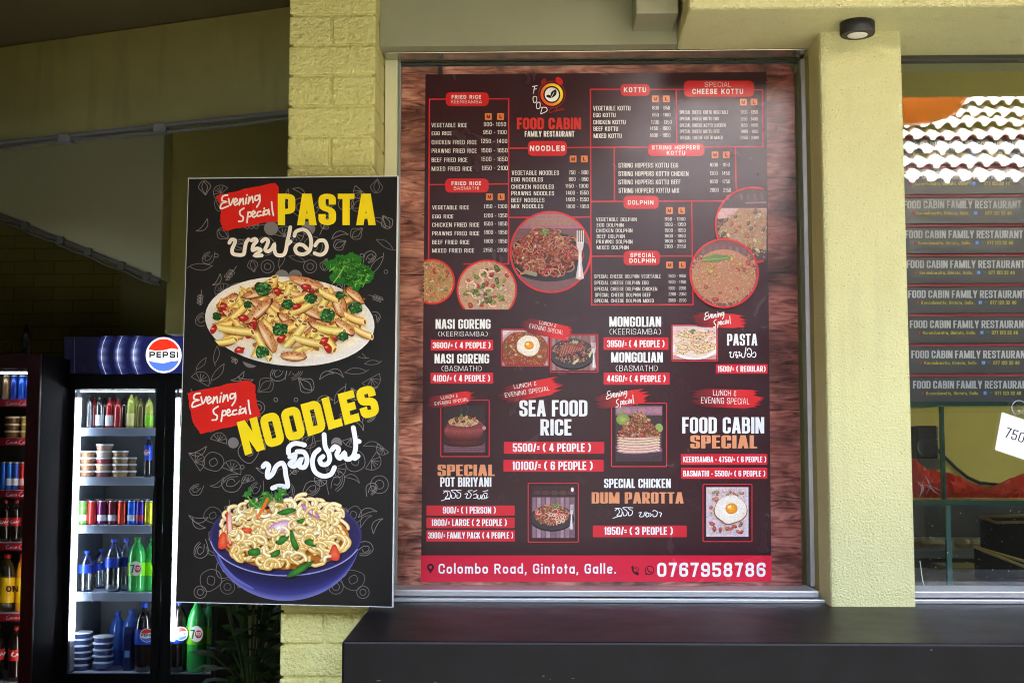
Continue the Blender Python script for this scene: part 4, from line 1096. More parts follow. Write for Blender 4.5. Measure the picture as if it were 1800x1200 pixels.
plist([('VEGETABLE KOTTU',1042.7,1108,187,195),('EGG KOTTU',1043,1082,199.3,206.8),('CHICKEN KOTTU',1043,1099.6,211.8,219.2),('BEEF KOTTU',1043.2,1086.4,223.4,230.8),('MIXED KOTTU',1043.4,1093,235.6,243.4)],
      [('800 - 950',1146.7,1177.4,187,193.6),('950 - 1100',1146.6,1178.2,199.5,205.6),('1200 - 1350',1144.4,1180.4,211.8,218.6),('1450 - 1600',1142.6,1178.4,223,229.4),('1800 - 1950',1142.6,1178.2,235.4,242)], .33, .2)
plist([('SPECIAL CHEESE KOTTU VEGETABLE',1194.7,1280,195,201.4),('SPECIAL CHEESE KOTTU EGG',1194.7,1262.8,206.5,212.4),('SPECIAL CHEESE KOTTU CHICKEN',1194.7,1275,218,224.2),('SPECIAL CHEESE KOTTU BEEF',1194.7,1265,228.9,235.2),('SPECIAL CHEESE KOTTU MIXED',1195,1270,239.8,246)],
      [('1200 - 1350',1301.7,1331.5,194.8,201),('1250 - 1400',1301.7,1331.5,206.8,212.8),('1650 - 1800',1302,1332,218,223.8),('1800 - 1950',1302.6,1332.4,229,234.8),('2250 - 2400',1301.4,1333.4,239.8,245.6)], .3, .22)
plist([('STRING HOPPERS KOTTU EGG',1087,1192,287,295.4),('STRING HOPPERS KOTTU CHICKEN',1087,1210,301.7,310),('STRING HOPPERS KOTTU BEEF',1087,1196,316.5,324.8),('STRING HOPPERS KOTTU MIX',1087.4,1193.6,331,339.6)],
      [('1000 - 1150',1247.6,1282.4,287,293.4),('1300 - 1450',1247.6,1282.8,301.6,308.4),('1600 - 1750',1247.8,1283,316.4,323),('2000 - 2150',1247.6,1284.6,331,338)], .33, .2)
plist([('VEGETABLE DOLPHIN',1048,1119.3,382.8,389.4),('EGG DOLPHIN',1049,1096,392.7,399.2),('CHICKEN DOLPHIN',1048,1111.6,402.4,409),('BEEF DOLPHIN',1049,1098,412.3,418.8),('PRAWNS DOLPHIN',1048.2,1111.6,421.8,428.6),('MIXED DOLPHIN',1049,1105,432,438.8)],
      [('1150 - 1300',1168,1204.6,382.2,388.4),('1200 - 1350',1168,1204.8,391.8,397.8),('1500 - 1650',1168.2,1205,402,408.2),('1800 - 1950',1168.2,1205,412,417.8),('1800 - 1950',1168.2,1205,421,426.8),('2100 - 2350',1168.2,1205.4,430.2,436.2)])
plist([('SPECIAL CHEESE DOLPHIN VEGETABLE',1044.8,1161.3,482.6,489),('SPECIAL CHEESE DOLPHIN EGG',1044.8,1139.8,494,500.4),('SPECIAL CHEESE DOLPHIN CHICKEN',1044.8,1155,504.8,511.2),('SPECIAL CHEESE DOLPHIN BEEF',1046,1143.6,515.3,521.8),('SPECIAL CHEESE DOLPHIN MIXED',1045,1148.9,525.7,532)],
      [('1500 - 1650',1175,1205.6,482.4,487.8),('1600 - 1750',1175,1205.6,493,498.4),('1900 - 2050',1175,1205.6,503.8,509.4),('2200 - 2350',1175.4,1206,514,519.6),('2550 - 2700',1175,1206,525.2,530.6)])
# logo
a = Art(SM, L2)
cx, cy = 970, 167
a.ring(cx, cy, 23.4, 1.5, (150,20,24)); a.ell(983,143,5.2,8.2,(206,22,26),-38,16); a.ell(955.5,144,4,6.2,(128,28,16),40,14); a.line([(957,149),(961,153)],2,(120,20,16)); 
N = 48; L = [(cx+17.4*math.cos(2*math.pi*k/N), cy+17.4*math.sin(2*math.pi*k/N)) for k in range(N)]
a.line(L, 4.8, [mixc((226,88,40),(242,222,40), .5+.5*math.cos(2*math.pi*k/N+.5)) for k in range(N)], True)
a.ell(cx, cy, 12.4, 12.4, (238,236,230), 0, 32)
a.poly(catmull([(960,170),(964,167),(969,170),(971,172),(966,173)],3,True),(24,20,20)); a.poly(catmull([(968,171),(969,163),(977,158),(978,166),(972,172)],3,True),(24,20,20)); a.line([(969,172),(974,163)],.8,(238,236,230))
for pts in ([(936,153),(944.5,151.5)],[(940,153),(937.5,165)],[(938,158),(943,157)],[(985-47.5,171),(943,171),(943,179),(938.5,181),(937,173),(940,170)],[(944,181),(949,181),(949,190),(944,191.5),(943,184),(946,180.5)],[(953,190),(950.5,200)],[(951,189.5),(960,190),(961,196),(951,201)]):
    a.brush(pts, 1.3, WH)
a.brush([(969,192),(965.5,195),(967,199),(971,197)],.9,(170,26,28)); a.brush([(973,197),(975,194),(977,197),(979,189),(979,196),(982,193),(983,196),(985,192),(987,195),(989,191),(992,194)],.9,(170,26,28))
a.out('logo', po, PM)
a = Art(SM, L2)
text(a, 'FOOD CABIN', 910, 1022.6, 209, 229.4, (96,14,14), wt=.37, gap=.13); text(a, 'FOOD CABIN', 908.6, 1021, 207.6, 228, (206,44,36), wt=.37, gap=.13)
text(a, 'FAMILY RESTAURANT', 922.4, 1009.6, 231, 241, WH, wt=.35, gap=.17)
a.out('restaurant_name', po, PM)

# food pictures in circles
def circ(cx, cy, r, fn, clip=None, w=3.2, up=0.0):
    a = Art(SM, L1+.0002+up); fn(a)
    q = a.out('food_picture', po, PF)
    b = Art(SM, L3+up)
    pts = [(cx+r*math.cos(2*math.pi*k/64), cy+r*math.sin(2*math.pi*k/64)) for k in range(65)]
    if clip: 
        run = []
        for p in pts + [None]:
            if p and clip(*p): run.append(p)
            else:
                if len(run) > 1: b.line(run, w, (214,38,44))
                run = []
    else: b.line(pts[:-1], w, (214,38,44), True)
    b.out('picture_frame', q, PM)
def disc(a, cx, cy, r, col, clip=None):
    pts = [(cx+r*math.cos(2*math.pi*k/48), cy+r*math.sin(2*math.pi*k/48)) for k in range(48)]
    if clip: pts = [p for p in pts if clip(*p)]
    a.poly(pts, col)
def f_noodles(a):
    rn = random.Random(41); c = (968,443); r = 69.5
    disc(a, *c, r, (120,80,84))
    for k in range(9):
        y = 376+k*3; h = math.sqrt(max(0, r*r-(y-443)**2)); a.line([(968-h,y),(968+h,y)], 3, jit(rn,(160,115,115),14))
    ins = clipc(c, r)
    pl = [(x, y) for x, y in [(966+78*math.cos(t*.1309), 452+43*math.sin(t*.1309)) for t in range(48)]]
    pl = [p if ins(*p, 1) else (968+(p[0]-968)*(r-1)/math.hypot(p[0]-968,p[1]-443), 443+(p[1]-443)*(r-1)/math.hypot(p[0]-968,p[1]-443)) for p in pl]
    a.poly(pl, (44,34,38))
    inf = lambda x, y, m=0: ((x-958)/60)**2+((y-446)/38)**2 < 1 and ins(x, y, 3+m)
    a.poly([p for p in [(958+58*math.cos(t*.2), 447+36*math.sin(t*.2)) for t in range(32)] if ins(*p)], (95,42,30))
    cnt = 0
    while cnt < 190:
        x, y = rn.uniform(900,1020), rn.uniform(408,484)
        if not inf(x, y): continue
        cnt += 1; pts = [p for p in curl(rn, x, y, rn.uniform(5,15), rn.uniform(1.5,4)) if ins(*p, 2)]
        if len(pts) > 2:
            c_ = jit(rn, rn.choice([(196,120,84),(214,150,110),(170,92,62),(190,60,50)]), 15)
            a.brush(pts, 2.4, mixc(c_,(40,10,5),.5), n=3); a.brush(pts, 1.5, c_, n=3)
    chunks(a, rn, inf, (905,410,1015,484), 16, [(150,62,44),(170,80,56)], 4, 7.5)
    chunks(a, rn, inf, (905,410,1015,484), 16, [(190,40,38),(200,60,40)], 2, 5); chunks(a, rn, inf, (905,410,1000,470), 12, [(150,160,90),(215,205,160)], 1.5, 3.4)
    parsley(a, rn, 957, 409, 10, (120,150,80)); a.poly([(923,475),(944,480),(943,487),(922,482)], (150,140,110))
    fork(a, 1020, 406, 1019, 490, 13); 
circ(968, 443.5, 70.5, f_noodles)
def f_rice1(a):
    rn = random.Random(42); c = (760,495.5); cl = lambda x, y: x > 743.5
    disc(a, *c, 38, (196,146,96), cl)
    inn = lambda x, y, m=0: (x-760)**2+(y-495.5)**2 < (37-m)**2 and x > 745+m
    grains(a, rn, inn, (744,457,799,534), 420, [(222,172,116),(206,146,90),(236,204,150),(206,110,70),(188,166,84)], 2.0)
    chunks(a, rn, inn, (744,457,799,534), 24, [(210,150,40),(190,60,40),(120,140,50),(220,200,160)], 1.6, 4)
circ(760, 495.5, 38.5, f_rice1, lambda x, y: x > 743.6)
def f_rice2(a):
    rn = random.Random(43); c = (856,510); cl = lambda x, y: y < 544.2
    pts = [(856+51*math.cos(2*math.pi*k/60), min(544, 510+51*math.sin(2*math.pi*k/60))) for k in range(60)]
    a.poly(pts, (200,160,128))
    inn = lambda x, y, m=0: (x-856)**2+(y-510)**2 < (50-m)**2 and y < 543-m
    grains(a, rn, inn, (805,460,907,544), 330, [(224,188,160),(208,164,134),(236,212,190)], 2.4)
    chunks(a, rn, inn, (805,460,907,544), 46, [(130,160,50),(110,140,40),(190,40,40),(60,80,40),(215,160,140)], 2.4, 6)
    for k in range(13):
        x, y = rn.uniform(822,890), rn.uniform(478,536)
        if inn(x, y, 9): noodle(a, rn, curl(rn, x, y, rn.uniform(5,9), rn.uniform(2.5,4)), 3.6, jit(rn,(226,180,160),10), .35)
    chunks(a, rn, inn, (820,470,890,530), 10, [(70,90,45),(226,196,180)], 3, 6)
circ(856, 510, 51.5, f_rice2, lambda x, y: y < 544.5)
def f_kottu(a):
    rn = random.Random(44)
    cl = lambda x, y: x < 1348
    pts = [(min(1347.8, 1323+65*math.cos(2*math.pi*k/60)), 396+65*math.sin(2*math.pi*k/60)) for k in range(60)]
    a.poly(pts, (80,56,58))
    inn = lambda x, y, m=0: (x-1323)**2+(y-396)**2 < (64-m)**2 and x < 1347-m and not (x-1272)**2+(y-481)**2 < 61**2
    a.poly([(1268,366),(1347.5,366),(1347.5,380),(1262,385),(1261,378)], (205,165,165)); a.line([(1310,357),(1347,356)], 2.5, (150,110,110))
    for k in range(6): a.line([(1278+k*12,340+rn.uniform(0,8)),(1280+k*12,352)], 4, jit(rn,(100,70,72),16))
    in2 = lambda x, y, m=0: inn(x, y, m) and y > 368+max(0,(1300-x))*.5
    a.poly([(1266,400),(1300,366),(1347,368),(1347,440),(1305,432),(1262,412)], (176,136,104))
    grains(a, rn, in2, (1262,366,1347,452), 330, [(214,178,142),(200,150,112),(226,200,160),(180,122,92),(150,126,84)], 1.9)
    chunks(a, rn, in2, (1262,370,1347,450), 36, [(90,80,50),(170,90,60),(210,190,150)], 2, 5)
circ(1323, 396, 65.5, f_kottu, lambda x, y: x < 1348)
def f_brown(a):
    rn = random.Random(45); c = (1272,481); disc(a, *c, 58.5, (120,82,82))
    for k in range(7): a.line([(1235+k*12,431+abs(k-3)*2),(1236+k*12,446)], 5, jit(rn,(135,98,100),14))
    inn = lambda x, y, m=0: (x-1272)**2+(y-481)**2 < (57.5-m)**2 and y > 446+((x-1272)/26)**2
    a.poly([p for p in [(1272+56*math.cos(t*.13), 486+47*math.sin(t*.13)) for t in range(48)] if (p[0]-1272)**2+(p[1]-481)**2 < 58**2], (190,132,100))
    grains(a, rn, inn, (1214,444,1330,540), 620, [(226,176,140),(212,154,116),(236,198,156),(196,126,92)], 1.9)
    chunks(a, rn, inn, (1218,450,1326,535), 30, [(205,165,90),(180,60,50),(200,150,110)], 2, 6)
    a.poly(catmull([(1232,459),(1250,449),(1275,450),(1284,455),(1262,460)],4,True),(110,135,75)); a.line([(1234,458),(1280,454)],.9,(160,175,115))
circ(1272, 481, 59.5, f_brown, up=.0042)

# brush badges
def brushbadge(x0, y0, x1, y1, ang, seed):
    rn = random.Random(seed); cx, cy = (x0+x1)/2, (y0+y1)/2; w_, h = (x1-x0)/2, (y1-y0)/2
    ca, sa = math.cos(R(ang)), math.sin(R(ang))
    T = lambda u, v: (cx+u*ca-v*sa, cy+u*sa+v*ca)
    a = Art(SM, L3-.0012)
    n = 17
    for k in range(n):
        v = -1+2*(k+.5)/n; s = math.sqrt(max(.05, 1-v*v*.8))
        xl2, xr2 = -w_*(.62+.3*s)+rn.uniform(-.12,.1)*w_, w_*(.62+.3*s)+rn.uniform(-.16,.12)*w_
        hh = h*1.35/n*(1+.2)
        m_ = 9; rows = [[],[]]
        ptsT = [T(xl2+(xr2-xl2)*i/m_, v*h*.82+rn.uniform(-.1,.1)*hh-hh*(.1 if i in (0,m_) else .9)) for i in range(m_+1)]
        ptsB = [T(xl2+(xr2-xl2)*i/m_, v*h*.82+rn.uniform(-.1,.1)*hh+hh*(.1 if i in (0,m_) else .9)) for i in range(m_+1)]
        a.z += STEP
        cs = [mixc((88,16,24),(216,32,40), min(1, i/m_*1.5)) for i in range(m_+1)]
        it = [a.pt(p, c) for p, c in zip(ptsT, cs)]; ib = [a.pt(p, c) for p, c in zip(ptsB, cs)]
        for i in range(m_): a.f.append([it[i], it[i+1], ib[i+1], ib[i]])
    return a.out('brush_badge', po, PM)
def lunch(b, l1, l2, ang):
    a = Art(SM, L3-.0004); rn = random.Random(2)
    x0, y0, x1, y1 = l1; text(a, 'LUNCH &', x0, x1, y0, y1, WH, wt=.17, tyk=1, gap=.28, ang=ang, rnd=rn)
    x0, y0, x1, y1 = l2; text(a, 'EVENING SPECIAL', x0, x1, y0, y1, WH, wt=.17, tyk=1, gap=.28, ang=ang, rnd=rn)
    a.out('lettering', b, PM)
def evn(b, x0, y0, x1, y1, w=1.5):
    a = Art(SM, L3-.0004); evening(a, lambda p: (x0+(p[0]-378)/402*(x1-x0), y0+(p[1]-182)/210*(y1-y0)), w, WH); a.out('lettering', b, PM)
b = brushbadge(914,564,1010,594,12,1); lunch(b, (948,566.5,978,573), (930,575,991,582.5), 12)
b = brushbadge(875,668,990,703,-11,2); lunch(b, (903,673,943,680.5), (887,684.5,966,692.5), -9)
b = brushbadge(748,690,836,715,-9,3); lunch(b, (775,694.5,805,700), (764,702.5,824,708.5), -8)
b = brushbadge(1214,549,1313,578,2,4); evn(b, 1238, 548.5, 1284, 576)
b = brushbadge(1043,686,1142,716,-8,5); evn(b, 1066, 686.5, 1114, 716)
b = brushbadge(1213,681,1342,719,2,6); lunch(b, (1253,686,1294,695.5), (1232,699,1316.5,709.5), 1.5)
# dish titles
def title(rows):
    a = Art(SM, L2)
    for s, x0, x1, y0, y1, k in rows:
        if k == 'b': text(a, s, x0, x1, y0, y1, (242,242,244), wt=.38, gap=.13, tyk=.72)
        elif k == 't': text(a, s, x0, x1, y0, y1, (236,234,236), wt=.12, gap=.3, tyk=1)
        elif k == 'o':
            text(a, s, x0, x1, y0, y1, (226,150,106), wt=.42, gap=.12, tyk=.42, rad=.3)
        else:
            for st in k: a.brush([(x0+(p[0])/5.4545, y0+(p[1])/5.4545) for p in st], 1.35, (240,240,242), n=4, rise=3e-6)
    a.out('dish_title', po, PM)
title([('NASI GORENG',765.8,862.4,561,578,'b'),('(KEERISAMBA)',769.8,857.8,582.6,591,'t')])
title([('NASI GORENG',764,860,622,638.6,'b'),('(BASMATHI)',776,847,643,652,'t')])
title([('SEA FOOD',913,1032.5,703,731.6,'b'),('RICE',950,1004.5,736.5,765,'b')])
title([('SPECIAL',769.4,869.7,816,836,'o'),('POT BIRIYANI',774,863.8,838.4,855,'b'),('',730,0,750,0,SINH_MUTTI+SINH_BIRI)])
title([('MONGOLIAN',1071,1162,556.5,574.3,'b'),('(KEERISAMBA)',1071,1162,578,588,'t')])
title([('MONGOLIAN',1074,1165,619,637,'b'),('(BASMATHI)',1082,1156.4,642,652,'t')])
title([('PASTA',1277.8,1331,586.8,607.3,'b')])
a = Art(SM, L2)
for s in SINH_PASTA: a.brush([(1281+(p[0]-432)/758*48, 609+(p[1]-405)/245*20) for p in s], 1.5, (238,238,240), n=4, rise=3e-6)
a.out('dish_title', po, PM)
title([('FOOD CABIN',1199,1343,732.9,761.4,'b'),('SPECIAL',1213.3,1330.7,764.7,787.6,'o')])
title([('SPECIAL CHICKEN',1061.7,1179,840.8,857,'b'),('DUM PAROTTA',1040,1201.4,864.6,884.4,'o'),('',1030,0,779.2,0,[[(p[0]+8,p[1]) for p in s] for s in SINH_MUTTI]) if False else ('',1031.5,0,780.5,0,SINH_MUTTI),('',1030,0,750,0,SINH_PARA)])
def strip(x0, y0, x1, y1, s, xa, xb, ya, yb):
    a = Art(SM, L2); a.rrect(x0, y0, x1, y1, 1.6, (212,28,48)); b = a.out('price_strip', po, PM)
    a = Art(SM, L2+.0004); text(a, s, xa, xb, ya, yb, (244,242,244), wt=.36, gap=.14, tyk=.76, sp=.42); a.out('lettering', b, PM)
strip(757.5,597.4,867,616,'3600/= ( 4 PEOPLE )',760.8,862.6,601.4,612)
strip(757,655,867,674,'4100/= ( 4 PEOPLE )',760.8,861.6,659,670.5)
strip(885.8,776.2,1062,797,'5500/= ( 4 PEOPLE )',901.4,1039,778.8,793.6)
strip(885,807.7,1061,828.4,'10100/= ( 6 PEOPLE )',901,1042,810.5,825.5)
strip(749.8,887.9,904.7,905.5,'900/= ( 1 PERSON )',778.6,871.7,890.2,901.8)
strip(749.8,909,904.7,927.5,'1800/= LARGE ( 2 PEOPLE )',758.8,891,911.9,923.6)
strip(749.6,931,905.4,950.8,'3900/= FAMILY PACK ( 4 PEOPLE )',752.4,902.3,934.6,945.6)
strip(1060.7,592.8,1174.8,614.8,'3950/= ( 4 PEOPLE )',1067,1168,598,610)
strip(1061,654.6,1177,676,'4450/= ( 4 PEOPLE )',1066.6,1169.8,659.5,671)
strip(1258,640,1349,656.5,'1500/= ( REGULAR)',1261.5,1345.6,643.2,653.2)
strip(1196.5,797.3,1348.5,816.4,'KEERISAMBA - 4750/= ( 6 PEOPLE )',1200.5,1346.6,801.9,811.8)
strip(1197,821.5,1348.5,841,'BASMATHI - 5500/= ( 6 PEOPLE )',1200.5,1345,826.6,836.8)
strip(1042,922.9,1207,943.4,'1950/= ( 3 PEOPLE )',1062.4,1182.7,925.6,939.2)
# framed photographs
def photo(fr, ph, fn, w=1.7):
    a = Art(SM, L1); fn(a, *ph); q = a.out('food_picture', po, PF)
    b = Art(SM, L3-.0016); x0, y0, x1, y1 = fr; b.line(rounded([(x0,y0),(x1,y0),(x1,y1),(x0,y1)], 2, True), w, (214,44,60), True); b.out('picture_frame', q, PM)
def f_nasi(a, x0, y0, x1, y1):
    rn = random.Random(51); a.rect(x0, y0, x1, y1, (224,205,205)); ins = clipr(x0, y0, x1, y1)
    c = ((x0+x1)/2-1, y1-19)
    pl = [(max(x0,min(x1,c[0]+47*math.cos(t*.13))), max(y0+1,min(y1,c[1]-5+42*math.sin(t*.13)))) for t in range(48)]
    a.poly(pl, (196,170,170))
    pl = [(max(x0,min(x1,c[0]+43*math.cos(t*.13))), max(y0+3,min(y1,c[1]-4+38*math.sin(t*.13)))) for t in range(48)]
    a.poly(pl, (150,70,46))
    inn = lambda x, y, m=0: ins(x, y, 1.5+m) and ((x-c[0])/42)**2+((y-c[1]+4)/37)**2 < 1
    grains(a, rn, inn, (x0,y0,x1,y1), 380, [(200,110,74),(184,84,56),(214,140,96),(150,60,40)], 2.0)
    chunks(a, rn, inn, (x0,y0,x1,y1), 26, [(150,50,34),(120,110,50),(214,170,110)], 2, 4.4)
    egg(a, rn, (x0+x1)/2+6, y0+27, 21, .84)
photo((882,579,964,643),(883.5,580.5,962.5,641.5), f_nasi)
def f_beef(a, x0, y0, x1, y1):
    rn = random.Random(52); wood_bg(a, rn, x0, y0, x1, y1, (130,88,92), (180,140,142)); ins = clipr(x0, y0, x1, y1)
    cx, cy = 1006, 621; a.ell(cx, cy+2, 40.5, 27.5, (20,15,18)); a.ell(cx, cy, 39.5, 26, (48,42,46), 0, 40, (66,58,62))
    inn = lambda x, y, m=0: ins(x, y, 2) and ((x-cx)/34)**2+((y-cy+3)/21)**2 < 1
    grains(a, rn, inn, (x0,y0,x1,y1), 260, [(170,100,84),(150,70,60),(196,140,120),(110,50,44)], 2.0)
    for k in range(9): a.brush([(984+k*4.4, 626-k*1.2),(987+k*4.4,614-k),(991+k*4.4,606-k*.4)], 3.0, jit(rn,(150,72,62),16), n=3); a.brush([(985+k*4.4, 625-k*1.2),(990+k*4.4,608)], .8, (205,140,124), n=3)
    parsley(a, rn, 1012, 602, 8, (170,190,150))
    for p in ([(1006,638),(1016,630),(1018,633),(1009,641)], [(1034,625),(1040,614),(1042,616),(1037,629)]): a.poly(p, (200,195,150))
    fork(a, 1043, 602, 1044, 646, 7)
photo((967.4,588,1050.8,654),(968.8,589.5,1048.5,651), f_beef)
def f_penne(a, x0, y0, x1, y1):
    rn = random.Random(53); a.rect(x0, y0, x1, y1, (222,200,204)); ins = clipr(x0, y0, x1, y1)
    pl = [(max(x0,min(x1,1220+46*math.cos(t*.13))), max(y0,min(y1,605+27*math.sin(t*.13)))) for t in range(48)]
    a.rect(x0, y1-8, x1, y1, (205,140,140)); a.poly(pl, (244,236,236)); a.poly([(x0+ (p[0]-x0)*.9+4, p[1]-4) if p[1] > 606 else p for p in pl], (232,214,205))
    k = 0
    while k < 60:
        x, y = rn.uniform(x0+6,x1-6), rn.uniform(y0+10,y1-13)
        if ((x-1221)/40)**2+((y-603)/23)**2 > 1 or not ins(x, y, 8): continue
        k += 1; penne(a, rn, x, y, rn.uniform(13,17), 5.2, rn.choice([-25,-15,10,20,40,-40]), jit(rn,(226,190,156),12))
    for k in range(40):
        x, y = rn.uniform(x0+14,x1-8), rn.uniform(y0+6,y1-18); a.blob(rn, x, y, 1.4, 1, rn.choice([(70,90,60),(110,70,60),(245,235,220)]), None, .3, 6)
    parsley(a, rn, 1218, 582, 7, (110,130,80))
photo((1181,571.5,1261,634.5),(1182.5,573,1259,632), f_penne)
def f_pot(a, x0, y0, x1, y1):
    rn = random.Random(54); a.rect(x0, y0, x1, y1, (52,36,40)); a.rect(x0, y1-18, x1, y1, (98,62,78))
    for k in range(5): a.line([(x0, y1-16+k*3.4),(x1, y1-16+k*3.4+rn.uniform(-1,1))], 1.4, jit(rn,(118,78,94),12))
    cx = 815
    for k in (-1,1): a.brush([(cx+k*5,727),(cx+k*6+2,718),(cx+k*5-2,710),(cx+k*7,705)], 1, (84,66,70))
    a.ell(cx, 778, 36, 7.5, (54,20,22)); a.ell(cx, 776.5, 34, 6.2, (96,36,36), 0, 30, (70,26,28))
    rows = [[(cx-30,749),(cx,752),(cx+30,749)],[(cx-34,756),(cx,760),(cx+34,756)],[(cx-32,766),(cx,770),(cx+32,766)],[(cx-24,774),(cx,777),(cx+24,774)]]
    for r_, c_ in ((0,0),): a.rows([[(cx+dx*w_, y+ (1-dx*dx)*3) for dx in [-1,-.6,-.2,.2,.6,1]] for w_, y in ((30,747),(34,755),(33,764),(25,772))], [(120,50,52),(150,72,74),(112,46,48),(66,24,26)])
    a.poly(catmull([(836,738),(846,742),(853,752),(849,757),(838,748),(832,742)],3,True), (130,62,62)); a.ell(851,752,3.4,3.4,(196,140,136))
    a.ell(cx, 746, 30, 7, (120,56,54)); inn = lambda x, y, m=0: ((x-cx)/27)**2+((y-741)/8.5)**2 < 1
    a.ell(cx, 741, 27, 8.5, (190,140,100)); grains(a, rn, inn, (cx-28,731,cx+28,750), 130, [(224,190,150),(205,160,110),(236,214,180)], 1.8)
    chunks(a, rn, inn, (cx-22,733,cx+22,748), 12, [(190,96,60),(80,36,34),(214,150,90)], 2, 4.6); parsley(a, rn, 811, 731, 5, (110,140,50))
photo((775,703,860,802),(780,713,853,795), f_pot)
def f_stack(a, x0, y0, x1, y1):
    rn = random.Random(55); a.rect(x0, y0, x1, y1, (66,48,52)); ins = clipr(x0, y0, x1, y1)
    a.rect(x0, y0, x1, y0+16, (150,105,120)); 
    for k in range(6): a.ell(x0+8+k*13, y0+8, 7, 5, jit(rn,(168,120,136),14))
    a.ell(1123, 794, 43, 7, (58,32,44)) if False else None
    a.poly([(x0,784),(x0,792),(1105,802),(1140,802),(x1,796),(x1,788)], (132,86,122)); a.poly([(x0,788),(x0,794),(1105,804),(1140,804),(x1,798),(x1,794)], (78,46,70))
    for k in range(7):
        y = 792-k*4.6; a.poly(catmull([(1084,y),(1098,y-3),(1124,y-2+rn.uniform(-1,1)),(1156,y-3),(1158,y+1),(1124,y+5),(1096,y+4)],3,True), jit(rn,(226,196,176),12)); a.brush([(1086,y+1),(1110,y+4),(1140,y+3),(1156,y)], 1.1, (150,104,84))
    a.ell(1095,737,12,10,(160,178,90),0,20,(120,140,60)); a.ell(1158,752,7,8,(150,170,90))
    inn = lambda x, y, m=0: ins(x, y, 2) and abs(x-1122) < 36*(1-max(0,(760-y))/40*.9) and y < 768
    a.poly([(1085,768),(1096,748),(1118,728),(1134,732),(1152,750),(1160,768)], (120,62,46))
    grains(a, rn, inn, (x0,722,x1,770), 300, [(170,92,66),(196,128,92),(140,60,44),(214,164,120),(150,130,70)], 2.2)
    chunks(a, rn, inn, (x0,728,x1,766), 20, [(160,70,50),(190,60,54),(205,160,110)], 2, 4.5)
photo((1074.8,708,1171.5,819.5),(1082,713.5,1164,810.5), f_stack)
def f_sea(a, x0, y0, x1, y1):
    rn = random.Random(56); wood_bg(a, rn, x0, y0, x1, y1, (118,84,96), (172,138,150), 9); a.rect(x0, y0, x1, y0+19, (56,30,36))
    for k in range(5): a.ell(x0+10+k*15, y0+11, 7, 4, jit(rn,(84,50,58),12))
    a.ell(1006, 860, 2.6, 4, (236,226,214)); ins = clipr(x0, y0, x1, y1)
    pl = lambda s, dy: [(max(x0,min(x1,970+s*38*math.cos(t*.13))), 909+dy+s*22*math.sin(t*.13)) for t in range(48)]
    a.poly(pl(1.03,2), (22,16,20)); a.poly(pl(1,0), (54,46,50))
    inn = lambda x, y, m=0: ins(x, y, 2) and ((x-970)/32)**2+((y-904)/19)**2 < 1
    a.ell(970,905,31,17,(130,66,46)); grains(a, rn, inn, (x0,884,x1,926), 200, [(206,140,100),(190,100,70),(220,170,130)], 1.9)
    for k in range(7): noodle(a, rn, curl(rn, rn.uniform(944,990), rn.uniform(897,918), rn.uniform(4,7), 3), 3, jit(rn,(206,96,84),16), .4)
    for k in range(6): x, y = rn.uniform(966,996), rn.uniform(898,917); a.ring(x, y, 3, 1.8, (226,186,160), 12, 2.4)
    parsley(a, rn, 975, 889, 8, (120,150,70)); fork(a, 1005, 886, 1004, 929, 6)
photo((928.5,848.6,1016.5,952),(934.8,854.5,1010.5,944.7), f_sea, 1.5)
def f_eggrice(a, x0, y0, x1, y1):
    rn = random.Random(57); a.rect(x0, y0, x1, y1, (224,200,208)); ins = clipr(x0, y0, x1, y1)
    inn = lambda x, y, m=0: ins(x, y, 3+m)
    grains(a, rn, inn, (x0,y0,x1,y1), 420, [(240,228,226),(232,216,214),(246,238,234)], 2.0, 3)
    chunks(a, rn, inn, (x0,918,x1,y1), 16, [(190,60,46),(110,120,70),(205,90,60)], 2, 5); chunks(a, rn, inn, (x0,y0,1262,905), 14, [(205,110,80),(130,150,90),(214,130,100)], 1.6, 4)
    chunks(a, rn, inn, (1268,y0,x1,872), 6, [(205,80,60),(150,160,90)], 2, 4)
    egg(a, rn, 1284, 894, 27, .92)
photo((1235.5,850.8,1321.5,951),(1241.4,855.8,1315.5,942.5), f_eggrice, 1.5)
# address bar
a = Art(SM, L2); a.rect(740,975.4,1356,1021.6,(216,30,60)); b = a.out('address_bar', po, PM)
a = Art(SM, L2+.0004)
W2 = (244,242,244)
text(a, 'Colombo Road, Gintota, Galle.', 771, 1082.6, 990, 1007.2, W2, wt=.25, tyk=1, gap=.30, sp=.42)
a.out('lettering', b, PM); a = Art(SM, L2+.0004)
text(a, '0767958786', 1155, 1345.4, 988, 1013, W2, wt=.28, tyk=1, gap=.26, rad=.62)
a.out('lettering', b, PM)
a = Art(SM, L2+.0004); K = (52,14,24)
a.ell(757,996,6.2,6.2,K,0,20); a.poly([(751.4,998.6),(762.6,998.6),(757,1007.6)],K); a.ell(757,996,2.6,2.6,(216,30,60),0,14)
a.brush([(1112,995),(1112,1001),(1116,1006.5),(1121,1009)],3.2,K); a.line([(1110.5,995),(1114,999)],4,K); a.line([(1117.5,1004),(1122,1008)],4,K)
for r_ in (3.2,6.2): a.brush([(1116.5+r_*math.cos(t), 1001.5+r_*math.sin(t)) for t in (-1.5,-1.0,-.4,.1)], 1.1, K)
a.ring(1141.5,1001.5,7.4,1.7,K,26); a.poly([(1134,1009.8),(1135,1004),(1139.6,1008.6)],K); a.brush([(1138,998),(1139,1002),(1142,1004.6),(1145,1005)],2,K)
a.out('icons', b, PM)
